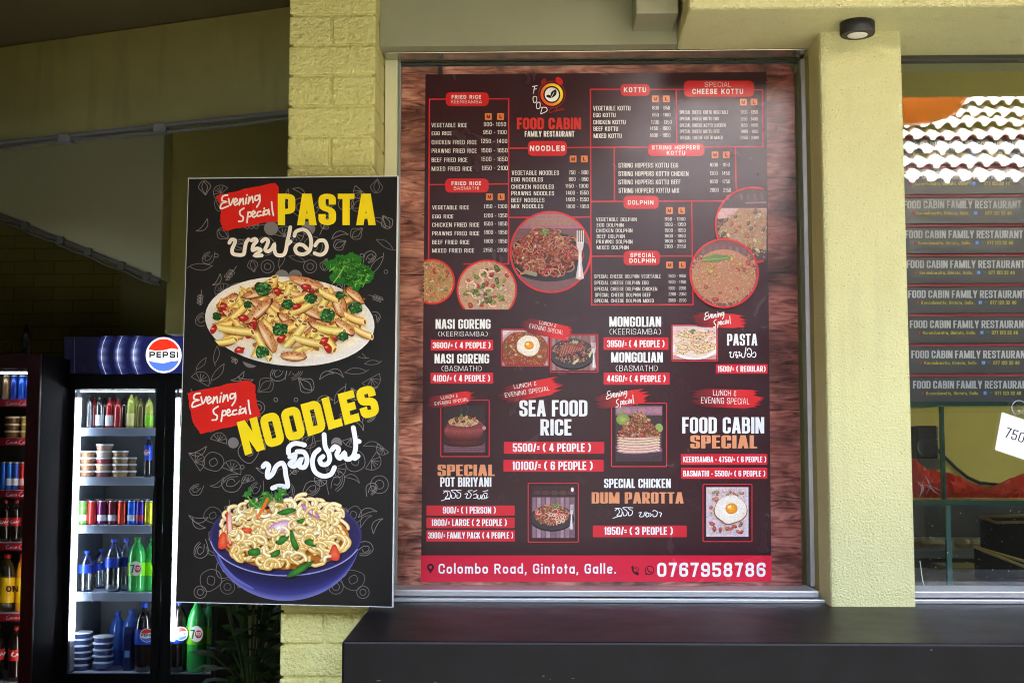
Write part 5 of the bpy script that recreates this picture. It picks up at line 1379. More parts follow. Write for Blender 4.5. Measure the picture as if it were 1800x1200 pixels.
# specks of dirt on the poster's upper right corner
a = Art(SM, L3); rn = random.Random(77)
for k in range(26): a.blob(rn, rn.uniform(1200,1390) if k > 8 else rn.uniform(1290,1390), rn.uniform(120,260) if k < 20 else rn.uniform(260,480), rn.uniform(.5,1.6), rn.uniform(.5,1.4), (30,18,18), None, .3, 7)
a.out('small_specks', po, PM)
# ================================================================== DRINKS FRIDGES AND THEIR GOODS
PZ = print_mat('packaging print', .3)
GLOW = print_mat('backlit print', .25, emit=.062)
M_fr = mat('black fridge enamel', (.010,.010,.013), .35)
M_in = mat('fridge lining', (.16,.17,.18), .5)
M_shelf = mat('white fridge shelf', (.46,.53,.70), .4)
M_led = mat('cool LED tube', (.9,.95,1), .4, emit=(.80,.90,1.0,LED))
fg = glass_mat('fridge door glass', (.93,.95,.96), .8)
def px_r(px, Y, w): return w/2/F*Y
YP1 = 7.6
fx0, fx1 = x_(112, YP1, 900), x_(382, YP1, 900)
ft, fb = z_(591, YP1, 250), .04
DEP = .62
fr = thing('drinks_fridge', 'black double door drinks fridge with a lit blue header and round logo', 'fridge', ((fx0+fx1)/2, YP1+.3, 0.012))
m = MB()
zh = z_(672, YP1, 250)
m.box(fx0, fx0+.03, YP1+.041, YP1+DEP, fb, ft); m.box(fx1-.03, fx1, YP1+.041, YP1+DEP, fb, ft)
m.box(fx0+.03, fx1-.03, YP1+DEP-.03, YP1+DEP, fb, ft); m.box(fx0+.03, fx1-.03, YP1+.041, YP1+DEP-.03, zh, ft)
zf = z_(1181, YP1+.05, 200)
m.box(fx0+.03, fx1-.03, YP1+.041, YP1+DEP-.03, fb, zf-.012)
link('cabinet', m, M_fr, fr)
link('lining', MB().box(fx0+.031, fx1-.031, YP1+DEP-.036, YP1+DEP-.031, zf, zh-.001), mat('dark fridge back', (.055,.06,.065), .5), fr)
link('lining', MB().box(fx0+.031, fx0+.035, YP1+.045, YP1+DEP-.037, zf, zh-.001), M_in, fr)
hp = link('header_panel', MB().box(fx0+.004, fx1-.004, YP1+.0, YP1+.04, z_(657,YP1,250), ft-.003).bevel(.006), mat('dark blue header', (.008,.010,.035), .3), fr)
SH = Sheet((0, YP1-.0005, 0), (0,-1,0))
a = Art(SH, .0003); rn = random.Random(9)
a.rows([[(113+i*267/12, y) for y in (592,624,656)] for i in range(13)], [mixc((9,8,20),(24,29,78), min(1,max(0,(i-2)/6))) for i in range(13)])
for xb, gl in ((189,.6),(217,.9),(245,1.0)):
    for j in range(34):
        v = -1 + 2*j/33; y = 624+33*v; xo = xb - 8*(1-v*v) + 8 + (xb-217)*.02
        fall = math.exp(-(v*1.35)**2)
        for i in range(9):
            d_ = i*1.5; c = mixc((22,28,84),(205,220,255), fall*math.exp(-(i/5.0)**2)*gl)
            s = .75 if i else .95
            if i == 0: c = mixc(c, (235,240,255), .75)
            a.poly([(xo+d_-10-s, y),(xo+d_-10, y-s),(xo+d_-10+s, y),(xo+d_-10, y+s)], c)
            if i: a.poly([(xo-d_*.55-10-s, y),(xo-d_*.55-10, y-s),(xo-d_*.55-10+s, y),(xo-d_*.55-10, y+s)], mixc((20,25,74), c, .8))
for j in range(26): a.poly([(131.4,592+j*2.5),(132,591.4+j*2.5),(132.6,592+j*2.5),(132,592.6+j*2.5)], (60,64,90))
a.out('dot_pattern', hp, GLOW)
def globe(a, cx, cy, r, txt=True):
    a.ell(cx, cy, r, r, (232,232,234), 0, 36)
    q = r*.90
    top = [(cx-q*math.cos(t), cy-q*math.sin(t)) for t in [R(20)+R(140)*k/20 for k in range(21)]]
    a.poly(top + [(cx+q*.5, cy-q*.42), (cx, cy-q*.30), (cx-q*.5, cy-q*.27)], (222,44,26))
    bot = [(cx+q*math.cos(t), cy+q*math.sin(t)) for t in [R(20)+R(140)*k/20 for k in range(21)]]
    a.poly(bot + [(cx-q*.5, cy+q*.46), (cx, cy+q*.50), (cx+q*.5, cy+q*.38)], (78,112,205))
    if txt: text(a, 'PEPSI', cx-r*.80, cx+r*.80, cy-r*.19, cy+r*.15, (12,12,14), wt=.24, tyk=1, gap=.2)
a = Art(SH, .0035); globe(a, 288, 624, 31.5); a.out('round_logo', hp, GLOW)
# doors
def door(xa, xb, xi0, xi1):
    zt, zb = z_(666, YP1, 250), z_(1198, YP1, 250)
    X0, X1, A0, A1 = x_(xa,YP1,900), x_(xb,YP1,900), x_(xi0,YP1,900), x_(xi1,YP1,900)
    it, ib = z_(684,YP1,250), z_(1184,YP1,250)
    m = MB().box(X0, A0, YP1, YP1+.038, zb, zt).box(A1, X1, YP1, YP1+.038, zb, zt).box(A0, A1, YP1, YP1+.038, it, zt).box(A0, A1, YP1, YP1+.038, zb, ib)
    d_ = link('door', m, M_fr, fr)
    link('glass', MB().box(A0, A1, YP1+.014, YP1+.020, ib, it), fg, d_)
    return d_
d1 = door(113, 285, 126, 270); d2 = door(287, 381, 304, 376)
hx = x_(283, YP1)
link('handle', MB().tube([(hx, YP1-.005, z_(840,YP1)),(hx, YP1-.045, z_(870,YP1)),(hx, YP1-.05, z_(930,YP1)),(hx, YP1-.045, z_(990,YP1)),(hx, YP1-.005, z_(1015,YP1))], .012), M_fr, d1)
for xa in (132, 307):
    X = x_(xa+2, YP1+.06, 900)
    link('light_strip', MB().box(X-.012, X+.010, YP1+.045, YP1+.065, z_(1128,YP1+.06), z_(698,YP1+.06)), M_led, fr)
    link('light_strip', MB().box(X+.01, X+(.45 if xa < 200 else .22), YP1+.045, YP1+.052, z_(688,YP1+.05), z_(685.5,YP1+.05)), M_led, fr)
SHZ = []
for y in (752, 839, 923, 1042):
    z = z_(y, YP1+.07, 200); SHZ.append(z)
    s_ = link('shelf', MB().box(fx0+.036, fx1-.031, YP1+.09, YP1+DEP-.04, z-.006, z), M_shelf, fr)
    link('price_rail', MB().box(fx0+.05, fx1-.032, YP1+.07, YP1+.088, z-.046, z+.002).bevel(.002), M_shelf, s_)
SHZ.append(zf-.011)
link('shelf', MB().box(fx0+.036, fx1-.031, YP1+.045, YP1+DEP-.04, zf-.0118, zf-.0112), M_shelf, fr)
CAPB = {'blue': paint('blue cap', (20,70,190), .35), 'red': paint('red cap', (205,20,24), .35), 'green': paint('green cap', (40,150,60), .35), 'dark': paint('dark cap', (22,22,24), .35)}
cola = mat('dark cola', (.012,.006,.005), .08, coat=.5); clearp = glass_mat('clear plastic', (.86,.91,.95), 2.4, .08)
greenp = mat('green bottle plastic', (.03,.36,.06), .12, coat=.4); ambr = mat('orange drink', (.75,.30,.02), .12, coat=.4)
redp = mat('red drink', (.28,.01,.015), .1, coat=.4); limep = mat('pale lime drink', (.34,.38,.06), .12, coat=.4)
lab = lambda n, c: paint(n, c, .35)
def bottle(name, label, cat, px, ytop, z0, Y, w, body, cap, lab_=None, logo=None, group=None, span=(.30,.52)):
    c = P(px, 900, Y); r = px_r(px, Y, w)
    H = z_(ytop, Y, px) - z0
    t = thing(name, label, cat, (c.x, Y, z0+.0005), group); o = (c.x, Y, z0+.0005)
    link('body', MB().lathe([(r*.80,0),(r*.97,H*.03),(r,H*.10),(r*.95,H*.22),(r*.985,H*.30),(r*.985,H*.52),(r*.985,H*.64),(r*.90,H*.73),(r*.68,H*.82),(r*.38,H*.89),(r*.28,H*.92),(r*.28,H*.93)], o, 20), body, t)
    link('cap', MB().lathe([(r*.36,H*.931),(r*.37,H*.94),(r*.37,H*.99),(r*.33,H)], o, 14), CAPB[cap], t)
    if lab_:
        L = link('label', MB().lathe([(r*1.0,H*span[0]),(r*1.015,H*(span[0]+.002)),(r*1.015,H*(span[1]-.002)),(r*1.0,H*span[1])], o, 20), lab_, t)
        if logo:
            yb = ytop + (1-(span[0]+span[1])/2)*H*F/Y
            a = Art(Sheet((0, Y-r*1.03, 0), (0,-1,0))); logo(a, px, yb, w*.36); a.out('logo', L, PZ)
    return t
def can(name, label, px, ytop, z0, Y, w, col, group, band=None):
    c = P(px, 900, Y); r = px_r(px, Y, w); H = z_(ytop, Y, px) - z0; o = (c.x, Y, z0+.0005)
    t = thing(name, label, 'can', o, group)
    link('body', MB().lathe([(r*.8,0),(r,H*.05),(r,H*.92),(r*.86,H*.965)], o, 18), mat('can '+str(col), lin(col), .25, metal=.45), t)
    link('rim', MB().lathe([(r*.87,H*.966),(r*.89,H),(r*.84,H*.995),(r*.83,H*.975)], o, 18), M_alu, t)
    if band: link('band', MB().lathe([(r*1.002,H*.16),(r*1.008,H*.17),(r*1.008,H*.4),(r*1.002,H*.41)], o, 18), lab('can band'+str(band), band), t)
    return t
def tub(label, px, y0, y1, Y, w, col, lidc, group, name='food_tub', cat='tub'):
    c = P(px, 900, Y); r = px_r(px, Y, w); zb, zt = z_(y1,Y,px), z_(y0,Y,px); H = zt-zb; o = (c.x, Y, zb)
    t = thing(name, label, cat, o, group)
    link('cup', MB().lathe([(r*.82,.0005),(r*.94,H*.72)], o, 18), mat('tub '+str(col), lin(col), .35, noise=(60,.6,lin(mixc(col,(90,40,20),.6))[:3])), t)
    link('lid', MB().lathe([(r*.95,H*.73),(r,H*.75),(r,H*.96),(r*.9,H*.985)], o, 18), lab('lid'+str(lidc), lidc), t)
    return t
Yr = YP1+.16
G1_ = 'bottles on the top shelf of the black fridge'
for px, yt, w, b_, cap, lb, txt in ((152,694,13,clearp,'dark',None,'clear bottle beside the light tube on the top fridge shelf'),(170,697,13,clearp,'dark',lab('silver foil',(190,195,205)),'clear bottle with silver foil label on the top fridge shelf'),
     (188,698,14,redp,'dark',lab('white foil',(200,200,205)),'dark red bottle with pale label, left of the plain red one'),(203,700,15,redp,'dark',None,'plain dark red bottle in the middle of the top fridge shelf'),
     (226,690,15,limep,'dark',lab('cream neck label',(215,205,130)),'tall pale lime bottle with cream label'),(243,700,13,mat('brown drink',(.10,.07,.01),.1),'dark',None,'dull brown bottle between the two lime bottles'),(258,698,15,limep,'dark',lab('bright green label',(130,200,30)),'lime bottle with bright green label at the right of the top shelf')):
    bottle('glass_bottle', txt, 'bottle', px, yt, SHZ[0], Yr, w, b_, cap, lb, None, G1_, (.0+.08,.42) if lb else (.3,.5))
for px, yt, b_, txt in ((161,695,redp,'dark red bottle at the back of the top shelf, far left'),(179,694,cola,'dark brown bottle at the back between silver and white labelled ones'),(196,694,redp,'dark red bottle at the back behind the two red ones'),(214,693,cola,'dark brown bottle at the back left of the lime bottle'),(235,692,limep,'dim lime bottle at the back right of the tall one')):
    bottle('glass_bottle', txt, 'bottle', px, yt, SHZ[0], Yr+.17, 13, b_, 'dark', None, None, G1_)
TB = 'food tubs stacked on the second fridge shelf'
nm = ['bottom', 'second from bottom', 'third from bottom', 'fourth from bottom', 'topmost']
for si, (px, w, n, y1, desc, cols) in enumerate(((152,28,4,838,'left',[(150,110,80)]*4),(181,30,5,838,'middle',[(120,60,60),(190,160,120),(150,60,70),(200,190,180),(190,150,130)]),(209,28,4,838,'right',[(170,140,90),(140,100,60),(150,120,80),(150,120,70)]),(226,24,3,838,'rear right',[(160,130,90)]*3))):
    for k in range(n):
        tub(f'clear food tub with white lid, {nm[k]} of the {desc} stack', px, y1-(k+1)*11.6, y1-k*11.6, Yr + (.16 if si == 3 else 0), w, cols[k], (225,228,232), TB)
bottle('soft_drink_bottle', 'small cola bottle with blue label on the second fridge shelf', 'bottle', 258, 768, SHZ[1], Yr, 14, cola, 'blue', lab('blue label',(16,60,180)), lambda a, x, y, r: globe(a, x, y, r, True), None, (.42,.80))
CN = 'drink cans on the third fridge shelf'
for px, col, band, d_ in ((146,(120,200,90),(225,235,215),'green and white'),(162,(190,50,48),None,'bright red'),(180,(110,40,90),(200,200,210),'purple with a silver band'),(198,(110,30,50),(205,205,215),'dark maroon with a silver band'),(215,(205,60,36),None,'orange red'),(232,(30,90,210),(220,225,240),'blue with a white band'),(247,(60,40,150),(190,40,60),'violet with a red band'),(262,(180,180,30),None,'yellow green')):
    can('drink_can', f'{d_} can in the front row on the third fridge shelf', px, 880, SHZ[2], Yr, 16.6, col, CN, band)
for px, col, d_ in ((155,(150,40,50),'red'),(173,(130,60,60),'maroon'),(191,(180,70,60),'pale red'),(208,(140,40,60),'crimson'),(225,(40,80,180),'blue'),(240,(50,60,150),'dark blue'),(256,(120,110,30),'olive')):
    can('drink_can', f'{d_} can in the rear row of the black fridge', px, 877, SHZ[2], Yr+.12, 15.6, col, CN)
bl = lab('blue water label',(24,60,190))
WB = 'bottles on the fourth fridge shelf'
bottle('water_bottle', 'small clear water bottle with blue cap and label', 'bottle', 155, 968, SHZ[3], Yr, 27, clearp, 'blue', bl, None, WB, (.46,.66))
bottle('water_bottle', 'tall clear water bottle beside the green bottles', 'bottle', 202, 947, SHZ[3], Yr, 29, clearp, 'blue', bl, None, WB, (.46,.64))
bottle('water_bottle', 'clear water bottle half hidden behind the green bottle', 'bottle', 224, 946, SHZ[3], Yr+.09, 28, clearp, 'blue', bl, None, WB, (.46,.64))
bottle('water_bottle', 'clear water bottle at the back between the two front ones', 'bottle', 180, 964, SHZ[3], Yr+.20, 27, clearp, 'blue', bl, None, WB, (.46,.64))
def sevenup(a, x, y, r):
    a.ell(x-r*.4, y, r*.95, r*1.15, (235,240,232), 0, 18); text(a, '7', x-r*1.25, x-r*.55, y-r*.6, y+r*.7, (40,120,50), wt=.3); a.ell(x-r*.1, y+r*.05, r*.5, r*.6, (205,30,30), 0, 14); text(a, 'up', x-r*.42, x+r*.24, y-r*.45, y+r*.2, (245,245,245), wt=.26)
gl_ = lab('yellow green label',(120,200,20))
bottle('soft_drink_bottle', 'green lime soda bottle with round logo label, front left of its pair', 'bottle', 243, 944, SHZ[3], Yr, 31, greenp, 'green', gl_, sevenup, WB, (.30,.54))
bottle('soft_drink_bottle', 'green lime soda bottle partly behind the door frame of the left fridge door', 'bottle', 269, 943, SHZ[3], Yr+.03, 28, greenp, 'green', gl_, None, WB, (.30,.54))
IC = 'round ice cream tubs on the fridge floor'
for si, (px, w, y1, n, desc) in enumerate(((149,38,1176,6,'left'),(188,36,1172,5,'right'))):
    for k in range(n):
        h = 11.2
        tub(f'blue and white round tub, {(nm+["sixth from bottom"])[k] if k < n-1 else "topmost"} of the {desc} floor stack', px, y1-(k+1)*h, y1-k*h, YP1+.2, w, (40,60,120) if k % 2 else (70,90,150), (190,200,215) if k < n-1 else (225,228,235), IC, 'ice_cream_tub', 'tub')
ct = thing('drink_carton', 'dark blue drink carton standing on the fridge floor', 'carton', P(223, 1178, YP1+.17))
c0, c1 = P(216,1178,YP1+.17), P(231,1112,YP1+.17)
link('box', MB().box(c0.x, c1.x, YP1+.17, YP1+.23, SHZ[4]+.0005, c1.z).bevel(.003), paint('navy carton',(18,30,80),.35), ct)
link('panel', MB().box(c0.x+.008, c1.x-.008, YP1+.1685, YP1+.1695, z_(1158,YP1+.17), z_(1146,YP1+.17)), paint('pale carton panel',(110,160,205),.35), ct)
link('gable_top', MB().prism([(c0.x,YP1+.17,c1.z+.0005),(c0.x,YP1+.23,c1.z+.0005),(c0.x,YP1+.2,c1.z+.035)], (c1.x-c0.x,0,0)), paint('navy carton',(18,30,80),.35), ct)
FB = 'bottles on the floor of the black fridge'
bottle('water_bottle', 'blue tinted water bottle at the back of the fridge floor, left', 'bottle', 212, 1074, SHZ[4], Yr+.25, 28, mat('blue water bottle',(.03,.09,.38),.15), 'blue', None, None, FB)
bottle('water_bottle', 'blue tinted water bottle behind the dark blue carton', 'bottle', 236, 1070, SHZ[4], Yr+.14, 30, mat('blue water bottle',(.03,.09,.38),.15), 'blue', bl, None, FB)
pepl = lab('blue label',(16,60,180))
bottle('soft_drink_bottle', 'large cola bottle with blue label behind the left fridge door', 'bottle', 258, 1058, SHZ[4], Yr, 31, cola, 'blue', pepl, lambda a, x, y, r: globe(a, x, y, r*1.1, True), FB, (.40,.62))
bottle('soft_drink_bottle', 'large cola bottle with blue label behind the right fridge door', 'bottle', 318, 1052, SHZ[4], Yr, 31, cola, 'blue', pepl, lambda a, x, y, r: globe(a, x, y, r*1.1, True), FB, (.40,.62))
bottle('soft_drink_bottle', 'big green lime soda bottle below the black board', 'bottle', 350, 1050, SHZ[4], Yr, 34, greenp, 'green', gl_, sevenup, FB, (.38,.62))
bottle('soft_drink_bottle', 'green lime soda bottle at the right end of the fridge floor', 'bottle', 371, 1056, SHZ[4], Yr+.12, 30, greenp, 'green', gl_, None, FB, (.38,.62))
bottle('soft_drink_bottle', 'green bottle showing as a sliver left of the board, second shelf', 'bottle', 316, 766, SHZ[1], Yr, 22, greenp, 'green', None, None, None)
bottle('soft_drink_bottle', 'green bottle showing as a sliver left of the board, third shelf', 'bottle', 314, 862, SHZ[2], Yr, 20, greenp, 'green', None, None, None)

# ---- red fridge at the left edge
YC = 7.15
rf = thing('drinks_fridge', 'dark red drinks fridge with red shelf strips at the left edge', 'fridge', (x_(0,YC), YC+.3, .012))
M_mar = mat('dark maroon enamel', (.085,.008,.012), .4)
cx0, cx1, ct_ = x_(-110,YC), x_(63,YC,900), z_(622,YC,30)
m = MB().box(cx0, cx0+.03, YC+.03, YC+.6, .03, ct_).box(cx1-.03, cx1, YC+.03, YC+.6, .03, ct_).box(cx0+.03, cx1-.03, YC+.57, YC+.6, .03, ct_).box(cx0+.03, cx1-.03, YC+.03, YC+.57, z_(650,YC), ct_).box(cx0+.03, cx1-.03, YC+.03, YC+.57, .03, .10)
link('cabinet', m, mat('black brown enamel', (.012,.006,.008), .75, spec=.15), rf)
A1 = x_(44,YC,660); A1b = x_(40,YC,900)
link('door_frame', MB().box(A1b, cx1, YC, YC+.028, .05, ct_).box(cx0, A1b, YC, YC+.028, z_(646,YC), ct_).bevel(.004), M_mar, rf)
link('door_glass', MB().box(cx0, A1b, YC+.01, YC+.016, .1, z_(646,YC)), fg, rf)
link('lining', MB().box(cx0+.031, cx1-.031, YC+.56, YC+.568, .1, z_(650,YC)), mat('red fridge back', (.06,.055,.06), .5), rf)
link('light_strip', MB().box(cx0+.12, cx1-.05, YC+.05, YC+.06, z_(654,YC), z_(651.5,YC)), M_led, rf)
link('light_strip', MB().box(A1b+.012, A1b+.024, YC+.04, YC+.05, .2, z_(668,YC)), mat('warm dim LED tube', (.9,.95,1), .4, emit=(1.0,.93,.80,LED*.5)), rf)
CZ = []
SC = Sheet((0, YC+.0695, 0), (0,-1,0))
for y in (701, 769, 861, 953, 1077, 1200):
    z = z_(y, YC+.09, 30); CZ.append(z)
    s_ = link('shelf', MB().box(cx0+.031, cx1-.031, YC+.09, YC+.55, z-.008, z-.001), M_shelf, rf)
    st_ = link('shelf_strip', MB().box(cx0+.032, cx1-.034, YC+.07, YC+.088, z-.042, z-.002), paint('crimson strip',(150,12,40),.4), s_)
    a = Art(SC); yy = y+7
    for ox in (10, -40):
        q = lambda p: (ox+p[0], yy+p[1])
        for st in ([(6,-3),(2,-1),(1,3),(5,4),(8,1)],[(9,1),(8,3),(11,3),(10,0),(9,1)],[(14,0),(12,2),(15,3)],[(18,0),(16,2),(18,3),(18.5,0),(20,3)],[(22,2),(24,1)],[(29,-4),(24.5,-1),(24,3),(28,4),(30,2)],[(31,1),(30,3),(32,3),(32,0.5),(31,1)],[(34.5,-4),(33.5,3),(35,3)],[(37,0),(35.5,2.5),(37,3),(37.6,0),(39,3)]): a.brush([q(p) for p in st], .9, (225,190,200), n=3)
    a.out('lettering', st_, PZ)
Yc = YC+.17
CB = 'blue cans on the top shelf of the red fridge'
for px, col, d_ in ((4,(120,90,60),'gold brown'),(18,(20,50,130),'dark blue with violet edge'),(32,(30,80,180),'bright blue'),(44,(25,60,150),'half hidden blue')):
    can('drink_can', f'tall slim {d_} can on the top shelf of the red fridge', px, 660, CZ[0], Yc, 13.5, col, CB)
TD = 'dessert tubs in the red fridge'
for px, n, desc in ((17,3,'front'),(42,3,'right')):
    for k in range(n): tub(f'small brown dessert tub, {["bottom","middle","topmost"][k]} of the {desc} stack in the red fridge', px, 769-(k+1)*12.5, 769-k*12.5, Yc, 26 if px < 30 else 22, (120,84,40) if px < 30 else (190,160,70), (215,205,180), TD, 'dessert_tub', 'tub')
CR = 'cans on the third shelf of the red fridge'
for px, col, bd_, d_ in ((3,(30,90,190),None,'sky blue'),(14,(40,110,210),(210,215,230),'blue and silver'),(26,(50,90,190),(225,225,235),'deep blue and white'),(37,(170,30,34),(200,160,160),'red')):
    can('drink_can', f'{d_} can on the third shelf of the red fridge', px, 812, CZ[2], Yc, 12.6, col, CR, bd_)
def cocalogo(a, x, y, r):
    a.brush([(x-r*1.3,y-r*.3),(x-r*1.7,y+r*.2),(x-r*1.1,y+r*.5),(x-r*.6,y),(x-r*.3,y+r*.4),(x,y-r*.1),(x+r*.3,y+r*.3),(x+r*.7,y-r*.2)], r*.25, (240,235,235), n=3)
rl = lab('red label',(196,20,30))
CL = 'cola bottles in the red fridge'
for px, yt, z, w, d_ in ((10,879,CZ[3],17,'small cola bottle with red cap, left one of the row'),(29,879,CZ[3],17,'small cola bottle with red cap beside the maroon frame'),(3,1098,CZ[5],24,'large cola bottle with red cap at the photo edge'),(36,1100,CZ[5],26,'large cola bottle with red cap on the lowest strip')):
    bottle('soft_drink_bottle', d_, 'bottle', px, yt, z, Yc, w, cola, 'red', rl, cocalogo, CL, (.38,.58))
def onlab(a, x, y, r): text(a, 'ON', x-r*.5, x+r*1.5, y-r*.55, y+r*.4, (60,20,40), wt=.3)
for px, w, d_ in ((16,30,'orange drink bottle with yellow label lettered ON'),(41,18,'orange drink bottle half behind the maroon frame'),(-12,22,'orange drink bottle cut by the left photo edge')):
    bottle('juice_bottle', d_, 'bottle', px, 974, CZ[4], Yc, w, glass_mat('clear orange bottle', (.9,.82,.6), 1.6, .05) if px == 16 else ambr, 'red', lab('yellow label',(235,190,20)), onlab if px == 16 else None, 'orange drink bottles in the red fridge', (.16,.60))
bottle('glass_bottle', 'dark empty glass bottle standing on top of the red fridge', 'bottle', 36, 570, ct_, YC+.2, 16, glass_mat('dark clear glass', (.35,.38,.33), 2.5, .05), 'dark', lab('dim label',(40,60,50)), None, None, (.3,.5))

# leafy plant beside the black fridge
pt_ = thing('potted_plant', 'dark leafy plant in the gap below the black board', 'plant', (x_(450,6.3), 6.3, .012))
rn = random.Random(6); c = Vector((x_(450,6.3), 6.3, 0))
link('pot', MB().lathe([(.10,.013),(.14,.26),(.15,.28),(.13,.28)], c, 20), paint('clay pot',(120,70,50),.8), pt_)
vs, fs = [], []; stm = MB()
for k in range(30):
    a0 = rn.uniform(0,6.28); hh = rn.uniform(.45,1.05); sp_ = rn.uniform(.04,.20)
    b0 = c + Vector((0,0,.25)); e = c + Vector((sp_*math.cos(a0), sp_*math.sin(a0)*.8, hh)); stm.tube([b0, (b0+e)/2+Vector((0,0,.05)), e], .005, 5)
    for j in range(3):
        p = b0.lerp(e, .55+.22*j); aa = a0 + rn.uniform(-1.4,1.4); dv = Vector((math.cos(aa), math.sin(aa), rn.uniform(.2,.9))).normalized(); L = rn.uniform(.10,.19); sd = dv.cross(Vector((0,0,1))).normalized()*L*.30; dn_ = Vector((0,0,-.03))
        o = len(vs); vs += [p, p+dv*L*.35+sd, p+dv*L*.7+sd*.8+dn_*.5, p+dv*L+dn_*1.6, p+dv*L*.7-sd*.8+dn_*.5, p+dv*L*.35-sd]; fs += [(o,o+1,o+5),(o+1,o+2,o+4,o+5),(o+2,o+3,o+4)]
link('stems', stm, paint('plant stem',(60,80,30),.7), pt_)
link('leaves', MB().add(vs, fs), mat('dark plant leaf', (.03,.075,.012), .65, spec=.2, noise=(20,.5,(.06,.11,.02))), pt_)

# ================================================================== BEHIND THE DISPLAY WINDOW
M_ged = mat('green glass edge', (.012,.055,.042), .12, coat=.6)
YK = 4.12
dc = thing('display_case', 'glass display case with green glass edges inside the right window', 'display case', (x_(1700,YK), YK, zl-.3))
cxl, cxr = px1-.06, 4.4
def edge(y0, y1, Y0=YK, Y1=YK+.70): return MB().box(cxl, cxr, Y0, Y1, z_(y1,Y0,1700), z_(y0,Y0,1700))
zt1 = z_(705.5,YK,1700)
M_gp = glass_mat('clear shelf glass', (.90,.96,.93), .6)
for nm_, ya, yb2_ in (('top_shelf', 705.5, 713.5), ('middle_shelf', 879, 888)):
    g_ = link(nm_, edge(ya, yb2_, YK+.011), M_gp, dc); link('front_edge', edge(ya, yb2_, YK, YK+.0105), M_ged, g_)
v0 = x_(1655.5,YK,800)
link('glass_edge', MB().box(v0, v0+.0105, YK, YK+.02, z_(878.6,YK,1655)+.001, z_(713.8,YK,1655)-.001), M_ged, dc)
link('glass_edge', MB().box(v0+.008, v0+.022, YK, YK+.02, z_(1030,YK,1655), z_(888.4,YK,1655)-.001), mat('pale green glass edge', (.05,.14,.12), .1, coat=.6), dc)
link('base', MB().box(cxl, cxr, YK, YK+.7, zl-.3, z_(1031,YK,1700)), M_black, dc)
# takeaway boxes
YBX = 4.30
SX = Sheet((0, YBX, 0), (0,-1,0))
M_box = mat('dark grey printed card', (.085,.083,.086), .24)
M_lid = mat('red card edge', (.30,.018,.03), .35)
zb0_ = zt1 + .0005
bh = (z_(337,YBX,1700) - z_(705,YBX,1700))/7
ords = ['lowest','second from the bottom','third from the bottom','fourth from the bottom','fifth from the bottom','sixth from the bottom','third from the top','second from the top','topmost']
for k in range(9):
    z0 = zb0_ + k*bh; i = 7-k                        # i = row number counted as in the notes (7 = lowest)
    bx = thing('takeaway_box', f'black printed takeaway box with red lid, {ords[k]} in the stack', 'box', (x_(1700,YBX), YBX+.2, z0), 'takeaway boxes stacked in the display window')
    sh_ = 2.8*(i-1); xo = x_(1566+sh_*.5,YBX)
    link('carton', MB().box(xo, xo+.50, YBX, YBX+.40, z0, z0+bh*.885).bevel(.002), M_box, bx)
    link('lid_edge', MB().box(xo-.002, xo+.502, YBX-.002, YBX+.402, z0+bh*.888, z0+bh*.985).bevel(.002), M_lid, bx)
    yb = pix_y((x_(1700,YBX), YBX, z0)) - .5
    a = Art(SX, .0004)
    text(a, 'FOOD CABIN FAMILY RESTAURANT', 1588+sh_, 1795+sh_*1.05, yb-39.5, yb-26, (205,205,208), wt=.36, gap=.13, tyk=.74, sp=.34)
    a.out('lettering', bx, PZ)
    a = Art(SX, .0004); y0 = yb-20.6
    text(a, 'Kurunduwatta, Gintota, Galle.', 1611+sh_, 1704+sh_, y0, y0+5.6, (214,196,40), wt=.26, gap=.25); a.out('address_line', bx, PZ)
    a = Art(SX, .0004); text(a, '077 123 32 46', 1732+sh_, 1778+sh_, y0-.4, y0+5.8, (214,196,40), wt=.3, gap=.2); a.out('phone_line', bx, PZ)
    a = Art(SX, .0004); a.ell(1605+sh_, y0+2, 2, 2.2, (190,30,36), 0, 10); a.poly([(1603.2+sh_,y0+3),(1606.8+sh_,y0+3),(1605+sh_,y0+6.4)], (190,30,36)); a.out('pin_icon', bx, PZ)
    a = Art(SX, .0004); a.rrect(1711+sh_, y0-1, 1718.4+sh_, y0+6, 1.4, (50,110,200)); a.ring(1714.7+sh_, y0+2.5, 1.9, .9, (200,215,235), 10); a.out('blue_icon', bx, PZ)
    a = Art(SX, .0004); a.brush([(1722.5+sh_,y0+2),(1725+sh_,y0+1),(1727+sh_,y0+3)], 2, (60,110,70)); a.out('green_icon', bx, PZ)
